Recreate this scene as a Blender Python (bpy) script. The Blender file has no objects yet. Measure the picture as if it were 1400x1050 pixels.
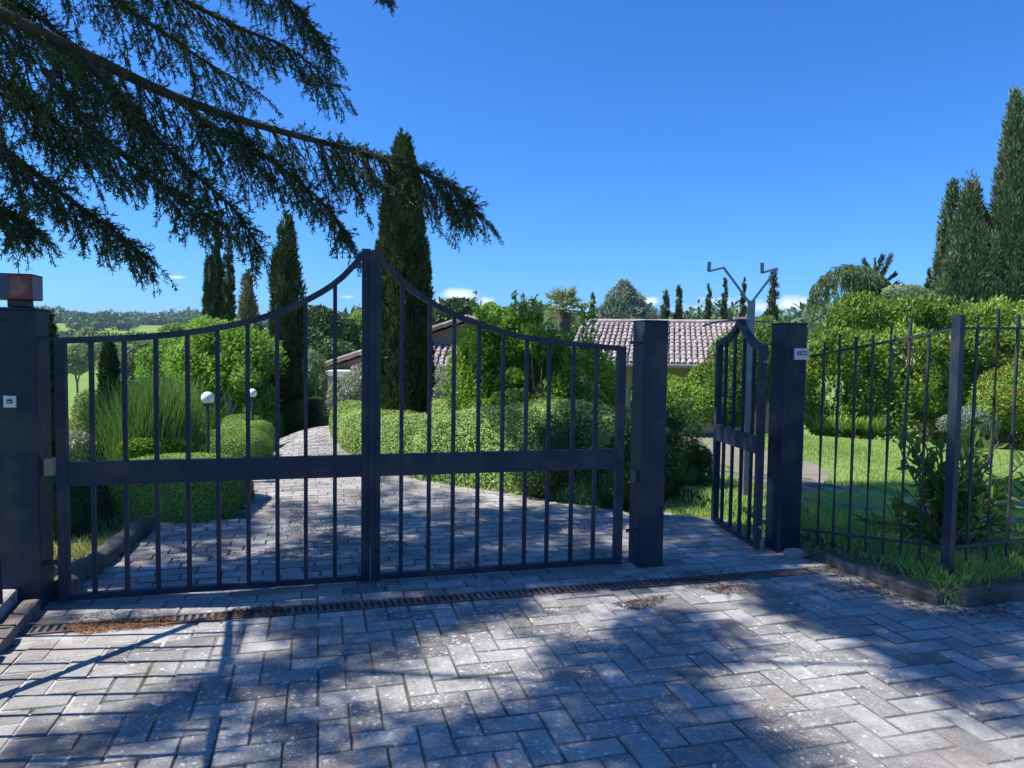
import bpy, bmesh, math, random
import numpy as np
from mathutils import Vector, Matrix
random.seed(7); rng = np.random.default_rng(11)
S = bpy.context.scene; C = S.collection
R = math.radians
# ------------------------------------------------------------------ camera model
F = 1000.0; H = 1.6; PITCH = R(3.05); ROLL = R(0.8)
fw = np.array((0, math.cos(PITCH), -math.sin(PITCH))); u0 = np.array((0, math.sin(PITCH), math.cos(PITCH))); r0 = np.array((1., 0, 0))
up = math.cos(ROLL)*u0 - math.sin(ROLL)*r0; rt = math.cos(ROLL)*r0 + math.sin(ROLL)*u0
def ray(x, y): return fw + rt*(x-700)/F - up*(y-525)/F
def G(x, y, z=0.0):
    d = ray(x, y); t = (z-H)/d[2]; return Vector((d[0]*t, d[1]*t, z))
def D(x, y, Y):
    d = ray(x, y); t = Y/d[1]; return Vector((d[0]*t, Y, H+d[2]*t))
cam = bpy.data.cameras.new('camera'); co = bpy.data.objects.new('camera', cam); C.objects.link(co)
m = Matrix.Identity(4)
for i in range(3): m[i][0] = rt[i]; m[i][1] = up[i]; m[i][2] = -fw[i]
m[2][3] = H; co.matrix_world = m
cam.sensor_width = 36; cam.lens = 36*F/1400; cam.clip_start = .05; cam.clip_end = 6000; S.camera = co
# ------------------------------------------------------------------ light
EL = R(54); TS = np.array((-.995*math.cos(EL), -.09*math.cos(EL), math.sin(EL)))
sun = bpy.data.lights.new('sun', 'SUN'); so = bpy.data.objects.new('sun', sun); C.objects.link(so)
sun.energy = 5.0; sun.angle = R(.53); sun.color = (1, .94, .85)
so.rotation_euler = Vector(TS).to_track_quat('Z', 'Y').to_euler()
S.view_settings.view_transform = 'Standard'; S.view_settings.look = 'None'; S.view_settings.exposure = 0.7
w = bpy.data.worlds.new('World'); S.world = w; w.use_nodes = True
nt = w.node_tree; N = nt.nodes; LK = nt.links
for n in list(N): N.remove(n)
wo = N.new('ShaderNodeOutputWorld'); bg = N.new('ShaderNodeBackground'); sky = N.new('ShaderNodeTexSky')
sky.sky_type = 'NISHITA'; sky.sun_disc = False; sky.sun_elevation = EL; sky.sun_rotation = math.atan2(TS[0], TS[1])
sky.altitude = 200; sky.air_density = 1.0; sky.dust_density = .7; sky.ozone_density = 3.2
bg.inputs[1].default_value = .107
tc = N.new('ShaderNodeTexCoord')
def vm(op, a, b=None):
    n = N.new('ShaderNodeVectorMath'); n.operation = op
    for i, v in enumerate((a, b)):
        if v is None: continue
        if isinstance(v, (tuple, list)): n.inputs[i].default_value = v
        else: LK.new(v, n.inputs[i])
    return n
def mt(op, a, b=None, clamp=False):
    n = N.new('ShaderNodeMath'); n.operation = op; n.use_clamp = clamp
    for i, v in enumerate((a, b)):
        if v is None: continue
        if isinstance(v, (int, float)): n.inputs[i].default_value = v
        else: LK.new(v, n.inputs[i])
    return n.outputs[0]
cn = N.new('ShaderNodeTexNoise'); cn.inputs['Scale'].default_value = 38; cn.inputs['Detail'].default_value = 6; cn.inputs['Roughness'].default_value = .62
cmp_ = vm('MULTIPLY', tc.outputs['Generated'], (1, 1, 2.2)); LK.new(cmp_.outputs[0], cn.inputs['Vector'])
tot = None
for (x, y, wx, wz, dens) in ((628, 404, 30, 12, 1.5), (665, 412, 16, 8, 1.0), (600, 416, 16, 9, 1.1), (884, 412, 20, 8, 1.1), (1082, 416, 30, 12, 1.3), (1040, 420, 40, 12, .8), (985, 412, 42, 14, .8),
                             (960, 424, 70, 10, .6), (241, 379, 13, 2.6, .9), (476, 406, 14, 2.4, .7), (1262, 402, 12, 6, 1.2), (1240, 410, 60, 10, .5)):
    d = ray(x, y); d = d/np.linalg.norm(d)
    v = vm('SUBTRACT', tc.outputs['Generated'], tuple(d)); v = vm('MULTIPLY', v.outputs[0], (F/wx, F/wx, F/wz)); l = vm('LENGTH', v.outputs[0])
    a = mt('MULTIPLY', mt('SUBTRACT', 1.15, l.outputs['Value'], True), dens)
    tot = a if tot is None else mt('MAXIMUM', tot, a)
f1 = mt('SUBTRACT', mt('ADD', tot, mt('MULTIPLY', cn.outputs[0], 1.5)), 1.02)
f1 = mt('MULTIPLY', mt('MULTIPLY', f1, 1.25, True), mt('GREATER_THAN', tot, .001))
hs = N.new('ShaderNodeHueSaturation'); hs.inputs['Saturation'].default_value = 1.04; hs.inputs['Value'].default_value = 1.0
tint_ = N.new('ShaderNodeMix'); tint_.data_type = 'RGBA'; tint_.blend_type = 'MULTIPLY'; tint_.inputs[0].default_value = 1; tint_.inputs[7].default_value = (.37, .71, 1.20, 1)
LK.new(sky.outputs[0], tint_.inputs[6]); LK.new(tint_.outputs[2], hs.inputs['Color'])
mx = N.new('ShaderNodeMix'); mx.data_type = 'RGBA'
LK.new(f1, mx.inputs[0]); LK.new(hs.outputs[0], mx.inputs[6]); mx.inputs[7].default_value = (6.0, 6.6, 7.6, 1)
LK.new(mx.outputs[2], bg.inputs[0]); LK.new(bg.outputs[0], wo.inputs[0])
# ------------------------------------------------------------------ materials
def newmat(name):
    mt_ = bpy.data.materials.new(name); mt_.use_nodes = True
    return mt_, mt_.node_tree.nodes, mt_.node_tree.links, mt_.node_tree.nodes['Principled BSDF']
def ramp(n, stops):
    r = n.new('ShaderNodeValToRGB'); e = r.color_ramp.elements
    while len(e) < len(stops): e.new(.5)
    for i, (p, c) in enumerate(stops): e[i].position = p; e[i].color = (*c, 1)
    return r
def leafmat(name, c0, c1, c2, trans=.32, rough=.55, spec=.2, K=1.95):
    c0, c1, c2 = [tuple(min(.85, v*K*(1+.06*(1 if i != 1 else 0))) for i, v in enumerate(c)) for c in (c0, c1, c2)]
    m_, n, l, b = newmat(name)
    at = n.new('ShaderNodeAttribute'); at.attribute_name = 'tint'
    r = ramp(n, ((0, c0), (.5, c1), (1, c2))); l.new(at.outputs['Fac'], r.inputs[0])
    l.new(r.outputs[0], b.inputs['Base Color']); b.inputs['Roughness'].default_value = rough; b.inputs['Specular IOR Level'].default_value = spec
    t = n.new('ShaderNodeBsdfTranslucent'); mixc = n.new('ShaderNodeMix'); mixc.data_type = 'RGBA'; mixc.blend_type = 'MULTIPLY'; mixc.inputs[0].default_value = 1
    l.new(r.outputs[0], mixc.inputs[6]); mixc.inputs[7].default_value = (1.2, 1.3, .55, 1); l.new(mixc.outputs[2], t.inputs[0])
    ms = n.new('ShaderNodeMixShader'); ms.inputs[0].default_value = trans
    l.new(b.outputs[0], ms.inputs[1]); l.new(t.outputs[0], ms.inputs[2]); l.new(ms.outputs[0], n['Material Output'].inputs[0])
    return m_
def surfmat(name, c0, c1, scale=8, rough=.6, bump=.3, bscale=60, spec=.5, metal=0, c2=None, s2=1.2, extra=None):
    m_, n, l, b = newmat(name)
    tcn = n.new('ShaderNodeTexCoord'); no = n.new('ShaderNodeTexNoise'); no.inputs['Scale'].default_value = scale; no.inputs['Detail'].default_value = 8; no.inputs['Roughness'].default_value = .65
    l.new(tcn.outputs['Object'], no.inputs['Vector'])
    r = ramp(n, ((.3, c0), (.7, c1))); l.new(no.outputs[0], r.inputs[0]); col = r.outputs[0]
    if c2:
        n2 = n.new('ShaderNodeTexNoise'); n2.inputs['Scale'].default_value = s2; n2.inputs['Detail'].default_value = 6; l.new(tcn.outputs['Object'], n2.inputs['Vector'])
        rr = ramp(n, ((.48, (0, 0, 0)), (.62, (1, 1, 1)))); l.new(n2.outputs[0], rr.inputs[0])
        mm = n.new('ShaderNodeMix'); mm.data_type = 'RGBA'; l.new(rr.outputs[0], mm.inputs[0]); l.new(col, mm.inputs[6]); mm.inputs[7].default_value = (*c2, 1); col = mm.outputs[2]
    l.new(col, b.inputs['Base Color'])
    nb = n.new('ShaderNodeTexNoise'); nb.inputs['Scale'].default_value = bscale; nb.inputs['Detail'].default_value = 5; l.new(tcn.outputs['Object'], nb.inputs['Vector'])
    bp = n.new('ShaderNodeBump'); bp.inputs['Strength'].default_value = bump; bp.inputs['Distance'].default_value = .01; l.new(nb.outputs[0], bp.inputs['Height']); l.new(bp.outputs[0], b.inputs['Normal'])
    b.inputs['Roughness'].default_value = rough; b.inputs['Metallic'].default_value = metal; b.inputs['Specular IOR Level'].default_value = spec
    rm = n.new('ShaderNodeMapRange'); rm.inputs['To Min'].default_value = max(.05, rough-.12); rm.inputs['To Max'].default_value = min(1, rough+.15); l.new(no.outputs[0], rm.inputs['Value']); l.new(rm.outputs[0], b.inputs['Roughness'])
    return m_
M = {}
M['paint'] = surfmat('painted_iron', (.013, .021, .044), (.020, .030, .056), 5, .5, .10, 90, spec=.25, c2=(.040, .044, .055), s2=4.5)
M['paint_old'] = surfmat('weathered_iron', (.018, .026, .04), (.036, .040, .046), 14, .6, .3, 120, spec=.3, c2=(.07, .06, .045), s2=6)
M['galv'] = surfmat('galvanised_steel', (.16, .17, .19), (.26, .27, .29), 20, .4, .1, 60, metal=.5)
M['steel'] = surfmat('brushed_steel', (.55, .56, .58), (.7, .7, .7), 30, .35, .1, 60, metal=.2)
M['dark'] = surfmat('dark_metal', (.02, .02, .025), (.04, .04, .045), 30, .5, .1, 60)
M['red'] = surfmat('faded_red_plastic', (.13, .018, .02), (.18, .03, .028), 12, .45, .1, 60, c2=(.22, .09, .08), s2=9)
M['navy'] = surfmat('navy_plastic', (.02, .035, .09), (.03, .05, .12), 12, .4, .1, 60)
M['greyplate'] = surfmat('grey_plate', (.16, .16, .18), (.22, .22, .24), 40, .5, .1, 60, c2=(.25, .10, .10), s2=25)
M['plate'] = surfmat('pale_plate', (.5, .52, .57), (.6, .62, .66), 20, .4, .05, 60)
M['globe'] = surfmat('white_globe', (.78, .78, .78), (.85, .85, .85), 8, .25, 0, 60)
M['bark'] = surfmat('bark', (.06, .045, .035), (.15, .115, .09), 18, .9, 1.0, 40)
M['bark_dark'] = surfmat('dark_cedar_bark', (.028, .022, .018), (.07, .055, .045), 18, .9, 1.0, 40)
M['bark_grey'] = surfmat('grey_bark', (.12, .10, .085), (.24, .21, .18), 18, .9, 1.0, 40)
M['soil'] = surfmat('soil_joints', (.045, .04, .034), (.28, .265, .245), 1.7, .95, .6, 80, c2=(.06, .068, .036), s2=3.1)
M['sand'] = surfmat('dusty_sand', (.34, .33, .315), (.54, .525, .505), 7, .95, .5, 120, c2=(.30, .27, .24), s2=1.8)
M['kerb'] = surfmat('stone_kerb', (.07, .065, .06), (.17, .155, .14), 9, .9, 1, 45, c2=(.05, .055, .035), s2=3)
M['palestone'] = surfmat('pale_stone', (.28, .27, .25), (.42, .40, .38), 9, .85, .6, 45)
M['brick'] = surfmat('kerb_brick', (.11, .09, .085), (.20, .165, .15), 14, .9, .8, 60)
M['gravel'] = surfmat('path_gravel', (.16, .14, .11), (.28, .245, .19), 25, .95, .8, 90, c2=(.16, .18, .08), s2=2.2)
M['grate'] = surfmat('rusty_grate', (.10, .055, .045), (.17, .11, .095), 14, .8, .6, 80, c2=(.14, .13, .13), s2=5)
M['grate_pit'] = surfmat('grate_channel', (.012, .012, .012), (.03, .027, .025), 14, .95, .3, 80)
M['plaster'] = surfmat('house_plaster', (.25, .185, .165), (.34, .26, .23), 3, .9, .4, 30, c2=(.30, .24, .21), s2=.7)
M['plaster_pink'] = surfmat('pink_brick_wall', (.42, .22, .18), (.52, .31, .26), 6, .9, .4, 30, c2=(.5, .36, .32), s2=1.5)
M['white_trim'] = surfmat('white_trim', (.68, .64, .62), (.8, .76, .74), 6, .8, .2, 30)
M['rock'] = surfmat('rock', (.20, .17, .15), (.36, .31, .28), 12, .9, .8, 30)
# roof tile
def tilemat():
    m_, n, l, b = newmat('roof_tiles')
    at = n.new('ShaderNodeAttribute'); at.attribute_name = 'tint'
    r = ramp(n, ((0, (.27, .215, .20)), (.35, (.33, .28, .26)), (.7, (.40, .35, .33)), (1, (.46, .41, .385)))); l.new(at.outputs['Fac'], r.inputs[0])
    no = n.new('ShaderNodeTexNoise'); no.inputs['Scale'].default_value = 1.6; no.inputs['Detail'].default_value = 9; no.inputs['Roughness'].default_value = .7
    tcn = n.new('ShaderNodeTexCoord'); l.new(tcn.outputs['Object'], no.inputs['Vector'])
    r2 = ramp(n, ((.35, (.68, .67, .64)), (.65, (1.02, 1.0, .98)))); l.new(no.outputs[0], r2.inputs[0])
    mm = n.new('ShaderNodeMix'); mm.data_type = 'RGBA'; mm.blend_type = 'MULTIPLY'; mm.inputs[0].default_value = .8
    l.new(r.outputs[0], mm.inputs[6]); l.new(r2.outputs[0], mm.inputs[7]); l.new(mm.outputs[2], b.inputs['Base Color']); b.inputs['Roughness'].default_value = .9
    return m_
M['tile'] = tilemat()
def pavermat():
    m_, n, l, b = newmat('concrete_pavers')
    at = n.new('ShaderNodeAttribute'); at.attribute_name = 'tint'
    tcn = n.new('ShaderNodeTexCoord')
    def noise(sc, det=8, ro=.6, dist=0):
        x = n.new('ShaderNodeTexNoise'); x.inputs['Scale'].default_value = sc; x.inputs['Detail'].default_value = det; x.inputs['Roughness'].default_value = ro; x.inputs['Distortion'].default_value = dist
        l.new(tcn.outputs['Object'], x.inputs['Vector']); return x.outputs[0]
    def mix(f, a, bb, mode='MIX'):
        x = n.new('ShaderNodeMix'); x.data_type = 'RGBA'; x.blend_type = mode
        for s, v in ((0, f), (6, a), (7, bb)):
            if isinstance(v, (int, float)): x.inputs[s].default_value = v
            elif isinstance(v, tuple): x.inputs[s].default_value = (*v, 1)
            else: l.new(v, x.inputs[s])
        return x.outputs[2]
    r = ramp(n, ((0, (.185, .18, .175)), (.4, (.31, .305, .295)), (.8, (.42, .415, .405)), (1, (.33, .29, .265)))); l.new(at.outputs['Fac'], r.inputs[0]); col = r.outputs[0]
    g = ramp(n, ((.36, (.58, .57, .56)), (.62, (1.08, 1.07, 1.05)))); l.new(noise(2.1, 9, .7), g.inputs[0]); col = mix(.85, col, g.outputs[0], 'MULTIPLY')
    g = ramp(n, ((.32, (.55, .55, .55)), (.68, (1.38, 1.38, 1.38)))); l.new(noise(70, 8, .8), g.inputs[0]); col = mix(.8, col, g.outputs[0], 'MULTIPLY')
    # brown dirt patches
    g = ramp(n, ((.50, (0, 0, 0)), (.66, (1, 1, 1)))); l.new(noise(1.1, 9, .72, .6), g.inputs[0]); gm = n.new('ShaderNodeMath'); gm.operation = 'MULTIPLY'; gm.inputs[1].default_value = .7; l.new(g.outputs[0], gm.inputs[0]); col = mix(gm.outputs[0], col, (.13, .10, .08))
    # lichen spots
    def lichen(scale, th, msc, mth, colr):
        nonlocal col
        v = n.new('ShaderNodeTexVoronoi'); v.inputs['Scale'].default_value = scale; v.inputs['Randomness'].default_value = 1
        dd = n.new('ShaderNodeTexNoise'); dd.inputs['Scale'].default_value = scale*2.2; l.new(tcn.outputs['Object'], dd.inputs['Vector'])
        mm = n.new('ShaderNodeMix'); mm.data_type = 'RGBA'; mm.inputs[0].default_value = .035; l.new(tcn.outputs['Object'], mm.inputs[6]); l.new(dd.outputs['Color'], mm.inputs[7]); l.new(mm.outputs[2], v.inputs['Vector'])
        sp = n.new('ShaderNodeSeparateColor'); l.new(v.outputs['Color'], sp.inputs[0])
        a = n.new('ShaderNodeMath'); a.operation = 'MULTIPLY'; a.inputs[1].default_value = th; l.new(sp.outputs[0], a.inputs[0])
        c = n.new('ShaderNodeMath'); c.operation = 'LESS_THAN'; l.new(v.outputs['Distance'], c.inputs[0]); l.new(a.outputs[0], c.inputs[1])
        k = n.new('ShaderNodeMath'); k.operation = 'GREATER_THAN'; k.inputs[1].default_value = mth; l.new(noise(msc, 5, .6), k.inputs[0])
        dv = n.new('ShaderNodeVectorMath'); dv.operation = 'DISTANCE'; l.new(tcn.outputs['Object'], dv.inputs[0]); dv.inputs[1].default_value = (-.05, 3.25, 0)
        mr = n.new('ShaderNodeMapRange'); mr.inputs['From Min'].default_value = .3; mr.inputs['From Max'].default_value = 1.7; mr.inputs['To Min'].default_value = .16; mr.inputs['To Max'].default_value = 0; l.new(dv.outputs['Value'], mr.inputs['Value'])
        ad = n.new('ShaderNodeMath'); ad.operation = 'ADD'; l.new(noise(msc, 5, .6), ad.inputs[0]); l.new(mr.outputs[0], ad.inputs[1]); l.new(ad.outputs[0], k.inputs[0])
        e = n.new('ShaderNodeMath'); e.operation = 'MULTIPLY'; l.new(c.outputs[0], e.inputs[0]); l.new(k.outputs[0], e.inputs[1])
        e2 = n.new('ShaderNodeMath'); e2.operation = 'MULTIPLY'; e2.inputs[1].default_value = .8; l.new(e.outputs[0], e2.inputs[0])
        col = mix(e2.outputs[0], col, colr)
    lichen(30, .34, .9, .57, (.60, .61, .59)); lichen(75, .45, 1.4, .55, (.50, .51, .49)); lichen(14, .19, 1.2, .56, (.58, .59, .56)); lichen(120, .45, 1.1, .52, (.46, .47, .45))
    l.new(col, b.inputs['Base Color']); b.inputs['Roughness'].default_value = .8; b.inputs['Specular IOR Level'].default_value = .3
    bp = n.new('ShaderNodeBump'); bp.inputs['Strength'].default_value = .55; bp.inputs['Distance'].default_value = .006; l.new(noise(60, 8, .7), bp.inputs['Height']); l.new(bp.outputs[0], b.inputs['Normal'])
    return m_
M['paver'] = pavermat()
def groundmat():
    m_, n, l, b = newmat('ground_cover')
    tcn = n.new('ShaderNodeTexCoord')
    def noise(sc, det=8):
        x = n.new('ShaderNodeTexNoise'); x.inputs['Scale'].default_value = sc; x.inputs['Detail'].default_value = det; x.inputs['Roughness'].default_value = .65; l.new(tcn.outputs['Object'], x.inputs['Vector']); return x.outputs[0]
    at = n.new('ShaderNodeAttribute'); at.attribute_name = 'field'
    r = ramp(n, ((.3, (.13, .18, .055)), (.55, (.20, .28, .085)), (.75, (.31, .32, .16)))); l.new(noise(.9), r.inputs[0])
    g = ramp(n, ((.3, (.6, .6, .6)), (.7, (1.25, 1.25, 1.2)))); l.new(noise(14), g.inputs[0])
    m1 = n.new('ShaderNodeMix'); m1.data_type = 'RGBA'; m1.blend_type = 'MULTIPLY'; m1.inputs[0].default_value = 1; l.new(r.outputs[0], m1.inputs[6]); l.new(g.outputs[0], m1.inputs[7])
    r2 = ramp(n, ((.35, (.13, .24, .032)), (.65, (.20, .31, .05)))); l.new(noise(.012), r2.inputs[0])
    m2 = n.new('ShaderNodeMix'); m2.data_type = 'RGBA'; l.new(at.outputs['Fac'], m2.inputs[0]); l.new(m1.outputs[2], m2.inputs[6]); l.new(r2.outputs[0], m2.inputs[7])
    l.new(m2.outputs[2], b.inputs['Base Color']); b.inputs['Roughness'].default_value = 1; b.inputs['Specular IOR Level'].default_value = .1
    return m_
M['ground'] = groundmat()
M['grass'] = leafmat('grass_blades', (.12, .185, .05), (.185, .27, .08), (.31, .33, .16), .4)
M['drygrass'] = leafmat('dry_grass', (.16, .17, .06), (.30, .26, .12), (.42, .36, .2), .3, K=1.1)
M['litter'] = leafmat('needle_litter', (.20, .09, .03), (.36, .17, .05), (.46, .28, .11), .05, K=1)
M['browndebris'] = leafmat('brown_debris', (.06, .035, .02), (.11, .07, .045), (.18, .12, .07), .05, K=1)
M['cedar'] = leafmat('cedar_needles', (.028, .050, .022), (.045, .078, .030), (.075, .115, .038), .22, K=1.25)
M['cypress'] = leafmat('cypress_foliage', (.018, .030, .014), (.034, .052, .022), (.065, .085, .036), .12, .6)
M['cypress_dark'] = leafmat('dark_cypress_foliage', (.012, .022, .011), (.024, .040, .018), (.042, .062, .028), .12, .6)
M['cypress_grey'] = leafmat('greyish_cypress_foliage', (.028, .044, .022), (.048, .072, .034), (.09, .115, .058), .12, .6, K=2.5)
M['box'] = leafmat('box_foliage', (.045, .085, .018), (.085, .15, .028), (.15, .23, .045), .15)
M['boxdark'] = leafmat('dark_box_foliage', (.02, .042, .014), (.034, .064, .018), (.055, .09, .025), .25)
M['hedge'] = leafmat('hedge_foliage', (.062, .105, .026), (.125, .185, .045), (.22, .28, .085), .17, K=1.95)
M['laurel'] = leafmat('laurel_foliage', (.045, .082, .015), (.10, .165, .026), (.20, .28, .055), .32, K=1.65)
M['laureldark'] = leafmat('dark_laurel_foliage', (.03, .055, .012), (.05, .09, .018), (.09, .13, .03), .35, K=2.3)
M['bright'] = leafmat('bright_foliage', (.055, .10, .016), (.105, .18, .026), (.19, .28, .05), .4, K=1.75)
M['tree'] = leafmat('tree_foliage', (.05, .10, .02), (.10, .18, .036), (.17, .26, .06), .4)
M['silver'] = leafmat('silver_foliage', (.15, .19, .14), (.25, .29, .22), (.40, .43, .34), .2, K=1.2)
M['olive'] = leafmat('olive_foliage', (.07, .10, .05), (.12, .155, .08), (.19, .22, .12), .25)
M['bluegrey'] = leafmat('blue_grey_foliage', (.055, .085, .065), (.095, .13, .10), (.15, .19, .14), .15)
M['broom'] = leafmat('broom_stems', (.05, .10, .03), (.085, .155, .045), (.14, .21, .07), .25, K=1.5)
M['variegated'] = leafmat('variegated_foliage', (.14, .20, .06), (.26, .32, .12), (.42, .44, .24), .3, K=1.15)
M['brownconifer'] = leafmat('brown_green_conifer', (.05, .065, .035), (.09, .095, .055), (.16, .14, .09), .15)
M['wood'] = leafmat('distant_wood', (.025, .050, .022), (.045, .082, .030), (.085, .125, .045), .15)
M['weeping'] = leafmat('weeping_needles', (.035, .06, .025), (.055, .088, .036), (.085, .13, .05), .25)
M['redflower'] = leafmat('red_flowers', (.30, .03, .03), (.42, .06, .05), (.5, .14, .1), .2, K=1)
# ------------------------------------------------------------------ mesh tools
def tag(o, label=None, cat=None, group=None, kind=None):
    if label: o['label'] = label
    if cat: o['category'] = cat
    if group: o['group'] = group
    if kind: o['kind'] = kind
    return o
def thing(name, loc, label, cat, group=None):
    o = bpy.data.objects.new(name, None); o.empty_display_size = .1; C.objects.link(o); o.location = loc
    return tag(o, label, cat, group)
def link(name, me, mat, parent=None):
    if mat is not None and not me.materials: me.materials.append(mat)
    o = bpy.data.objects.new(name, me); C.objects.link(o)
    if parent is not None:
        o.parent = parent
        l = Vector((0, 0, 0)); p = parent
        while p is not None: l += p.location; p = p.parent
        o.location = -l
    return o
class MB:                                       # world-coordinate mesh collector
    def __init__(s): s.v = []; s.f = []; s.t = []; s.n = 0
    def add(s, v, f, t=.5):
        v = np.asarray(v, float).reshape(-1, 3); s.v.append(v)
        for q in f: s.f.append(tuple(int(i)+s.n for i in q))
        s.t += [t]*len(f) if isinstance(t, (int, float)) else list(t); s.n += len(v)
    def quads(s, v, t):                         # v (n,4,3)
        k = len(v)
        if not k: return
        s.v.append(v.reshape(-1, 3)); s.f.append(np.arange(k*4).reshape(k, 4)+s.n); s.t.append(np.asarray(t)); s.n += 4*k
    def box(s, a, b, z0, z1, w_, t=.5, off=0):   # bar between plan points a-b, width w_
        a = Vector(a).to_2d(); b = Vector(b).to_2d(); d = (b-a).normalized(); q = Vector((-d.y, d.x))
        P = [a+q*(off-w_/2), b+q*(off-w_/2), b+q*(off+w_/2), a+q*(off+w_/2)]
        s.add([(p.x, p.y, z) for z in (z0, z1) for p in P], [(3, 2, 1, 0), (4, 5, 6, 7), (0, 1, 5, 4), (1, 2, 6, 5), (2, 3, 7, 6), (3, 0, 4, 7)], t)
    def cuboid(s, c, sx, sy, sz, ang=0, t=.5):   # centre of base
        x, y, z = c; ca, sa = math.cos(ang), math.sin(ang); V = []
        for zz in (z, z+sz):
            for ax, ay in ((-1, -1), (1, -1), (1, 1), (-1, 1)):
                V.append((x+ca*ax*sx/2-sa*ay*sy/2, y+sa*ax*sx/2+ca*ay*sy/2, zz))
        s.add(V, [(3, 2, 1, 0), (4, 5, 6, 7), (0, 1, 5, 4), (1, 2, 6, 5), (2, 3, 7, 6), (3, 0, 4, 7)], t)
    def tube(s, pts, r, k=8, cap=True, t=.5, square=False, upv=(0, 0, 1)):
        pts = [Vector(p) for p in pts]; n = len(pts)
        if isinstance(r, (int, float)): r = [r]*n
        V = []
        for i, p in enumerate(pts):
            d = (pts[min(i+1, n-1)]-pts[max(i-1, 0)]).normalized()
            u = Vector(upv); u = u-d*u.dot(d)
            if u.length < 1e-3: u = Vector((1, 0, 0))-d*d.x
            u.normalize(); q = d.cross(u)
            for j in range(k):
                a = 2*math.pi*(j+.5)/k
                V.append(p+(u*math.cos(a)+q*math.sin(a))*r[i])
        Fs = [(i*k+j, i*k+(j+1) % k, (i+1)*k+(j+1) % k, (i+1)*k+j) for i in range(n-1) for j in range(k)]
        if cap: Fs += [tuple(range(k))[::-1], tuple((n-1)*k+j for j in range(k))]
        s.add([tuple(v) for v in V], Fs, t)
    def core(s, c, r, sub=2, amp=.12, t=.4, seed=0):
        bm = bmesh.new(); bmesh.ops.create_icosphere(bm, subdivisions=sub, radius=1)
        V = np.array([v.co[:] for v in bm.verts]); Fs = [tuple(v.index for v in f.verts) for f in bm.faces]; bm.free()
        n = nz(V*2.2+seed); V = V*(1+amp*n)[:, None]*np.asarray(r)+np.asarray(c)
        s.add(V, Fs, list(np.clip(t+.25*rng.standard_normal(len(Fs)), 0, 1)))
    def build(s, name, mat, parent=None, smooth=False):
        me = bpy.data.meshes.new(name); v = np.concatenate(s.v) if s.v else np.zeros((0, 3))
        idx = []; tot = []; 
        chunks = []; cl = []
        for q in s.f:
            if isinstance(q, np.ndarray): chunks.append(q.reshape(-1)); cl.append(np.full(len(q), 4))
            else: chunks.append(np.array(q)); cl.append(np.array([len(q)]))
        idx = np.concatenate(chunks).astype(np.int32); tot = np.concatenate(cl).astype(np.int32)
        me.vertices.add(len(v)); me.vertices.foreach_set('co', v.astype(np.float32).reshape(-1))
        me.loops.add(len(idx)); me.loops.foreach_set('vertex_index', idx)
        me.polygons.add(len(tot)); st = np.concatenate([[0], np.cumsum(tot)[:-1]]).astype(np.int32)
        me.polygons.foreach_set('loop_start', st); me.polygons.foreach_set('loop_total', tot)
        a = me.attributes.new('tint', 'FLOAT', 'FACE'); tt = np.concatenate([np.atleast_1d(x) for x in s.t]).astype(np.float32); a.data.foreach_set('value', tt)
        me.update(calc_edges=True); me.validate()
        me.polygons.foreach_set('use_smooth', np.full(len(tot), bool(smooth)))
        return link(name, me, mat, parent)
_K = np.random.default_rng(5).standard_normal((10, 3)); _P = np.random.default_rng(6).random(10)*6.28
def nz(p):                                      # cheap smooth noise, about -1..1
    p = np.asarray(p); o = np.zeros(p.shape[:-1])
    for k, ph in zip(_K, _P): o += np.sin(p@k+ph)
    return o/3.2
def unit(v): return v/np.maximum(np.linalg.norm(v, axis=-1, keepdims=True), 1e-9)
def rnd(n): return unit(rng.standard_normal((n, 3)))
def leaves(mb, P, Dr, L, W, tint, flat=None):
    """diamond leaves: base P, direction Dr, length L, width W"""
    n = len(P)
    if n == 0: return
    Dr = unit(Dr); side = rnd(n) if flat is None else flat+.35*rnd(n)
    side = unit(np.cross(Dr, side)); nrm = np.cross(side, Dr)
    L = np.broadcast_to(np.asarray(L, float), (n,))[:, None]*(.7+.6*rng.random((n, 1))); W = np.broadcast_to(np.asarray(W, float), (n,))[:, None]*(.7+.6*rng.random((n, 1)))
    mid = P+Dr*L*.45+nrm*L*.08
    mb.quads(np.stack([P, mid+side*W/2, P+Dr*L, mid-side*W/2], 1), np.clip(tint, 0, 1))
def tint_of(P, sc=1.0, base=.45, amp=.22, jit=.2): return base+amp*nz(P*sc)+jit*rng.standard_normal(len(P))
def ell_pts(ells, n, lo=.82, hi=1.08, lump=.12, lsc=3.0, zmin=None, keep_in=False):
    """random points near the outside of a union of ellipsoids; returns points and outward normals"""
    E_ = np.array([(*c, *r) for c, r in ells]); A = (E_[:, 3]*E_[:, 4]+E_[:, 4]*E_[:, 5]+E_[:, 3]*E_[:, 5]); pick = rng.choice(len(E_), n, p=A/A.sum())
    d = rnd(n); e = E_[pick]; c = e[:, :3]; r = e[:, 3:]
    f = (lo+(hi-lo)*rng.random(n))*(1+lump*nz((c+d*r)*lsc))
    P = c+d*r*f[:, None]; Nn = unit(d/r)
    ok = np.ones(n, bool)
    if not keep_in:
        for k in range(len(E_)):
            q = np.linalg.norm((P-E_[k, :3])/E_[k, 3:], axis=1); ok &= (q > .68) | (pick == k)
    if zmin is not None: ok &= P[:, 2] > zmin
    return P[ok], Nn[ok]
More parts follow.
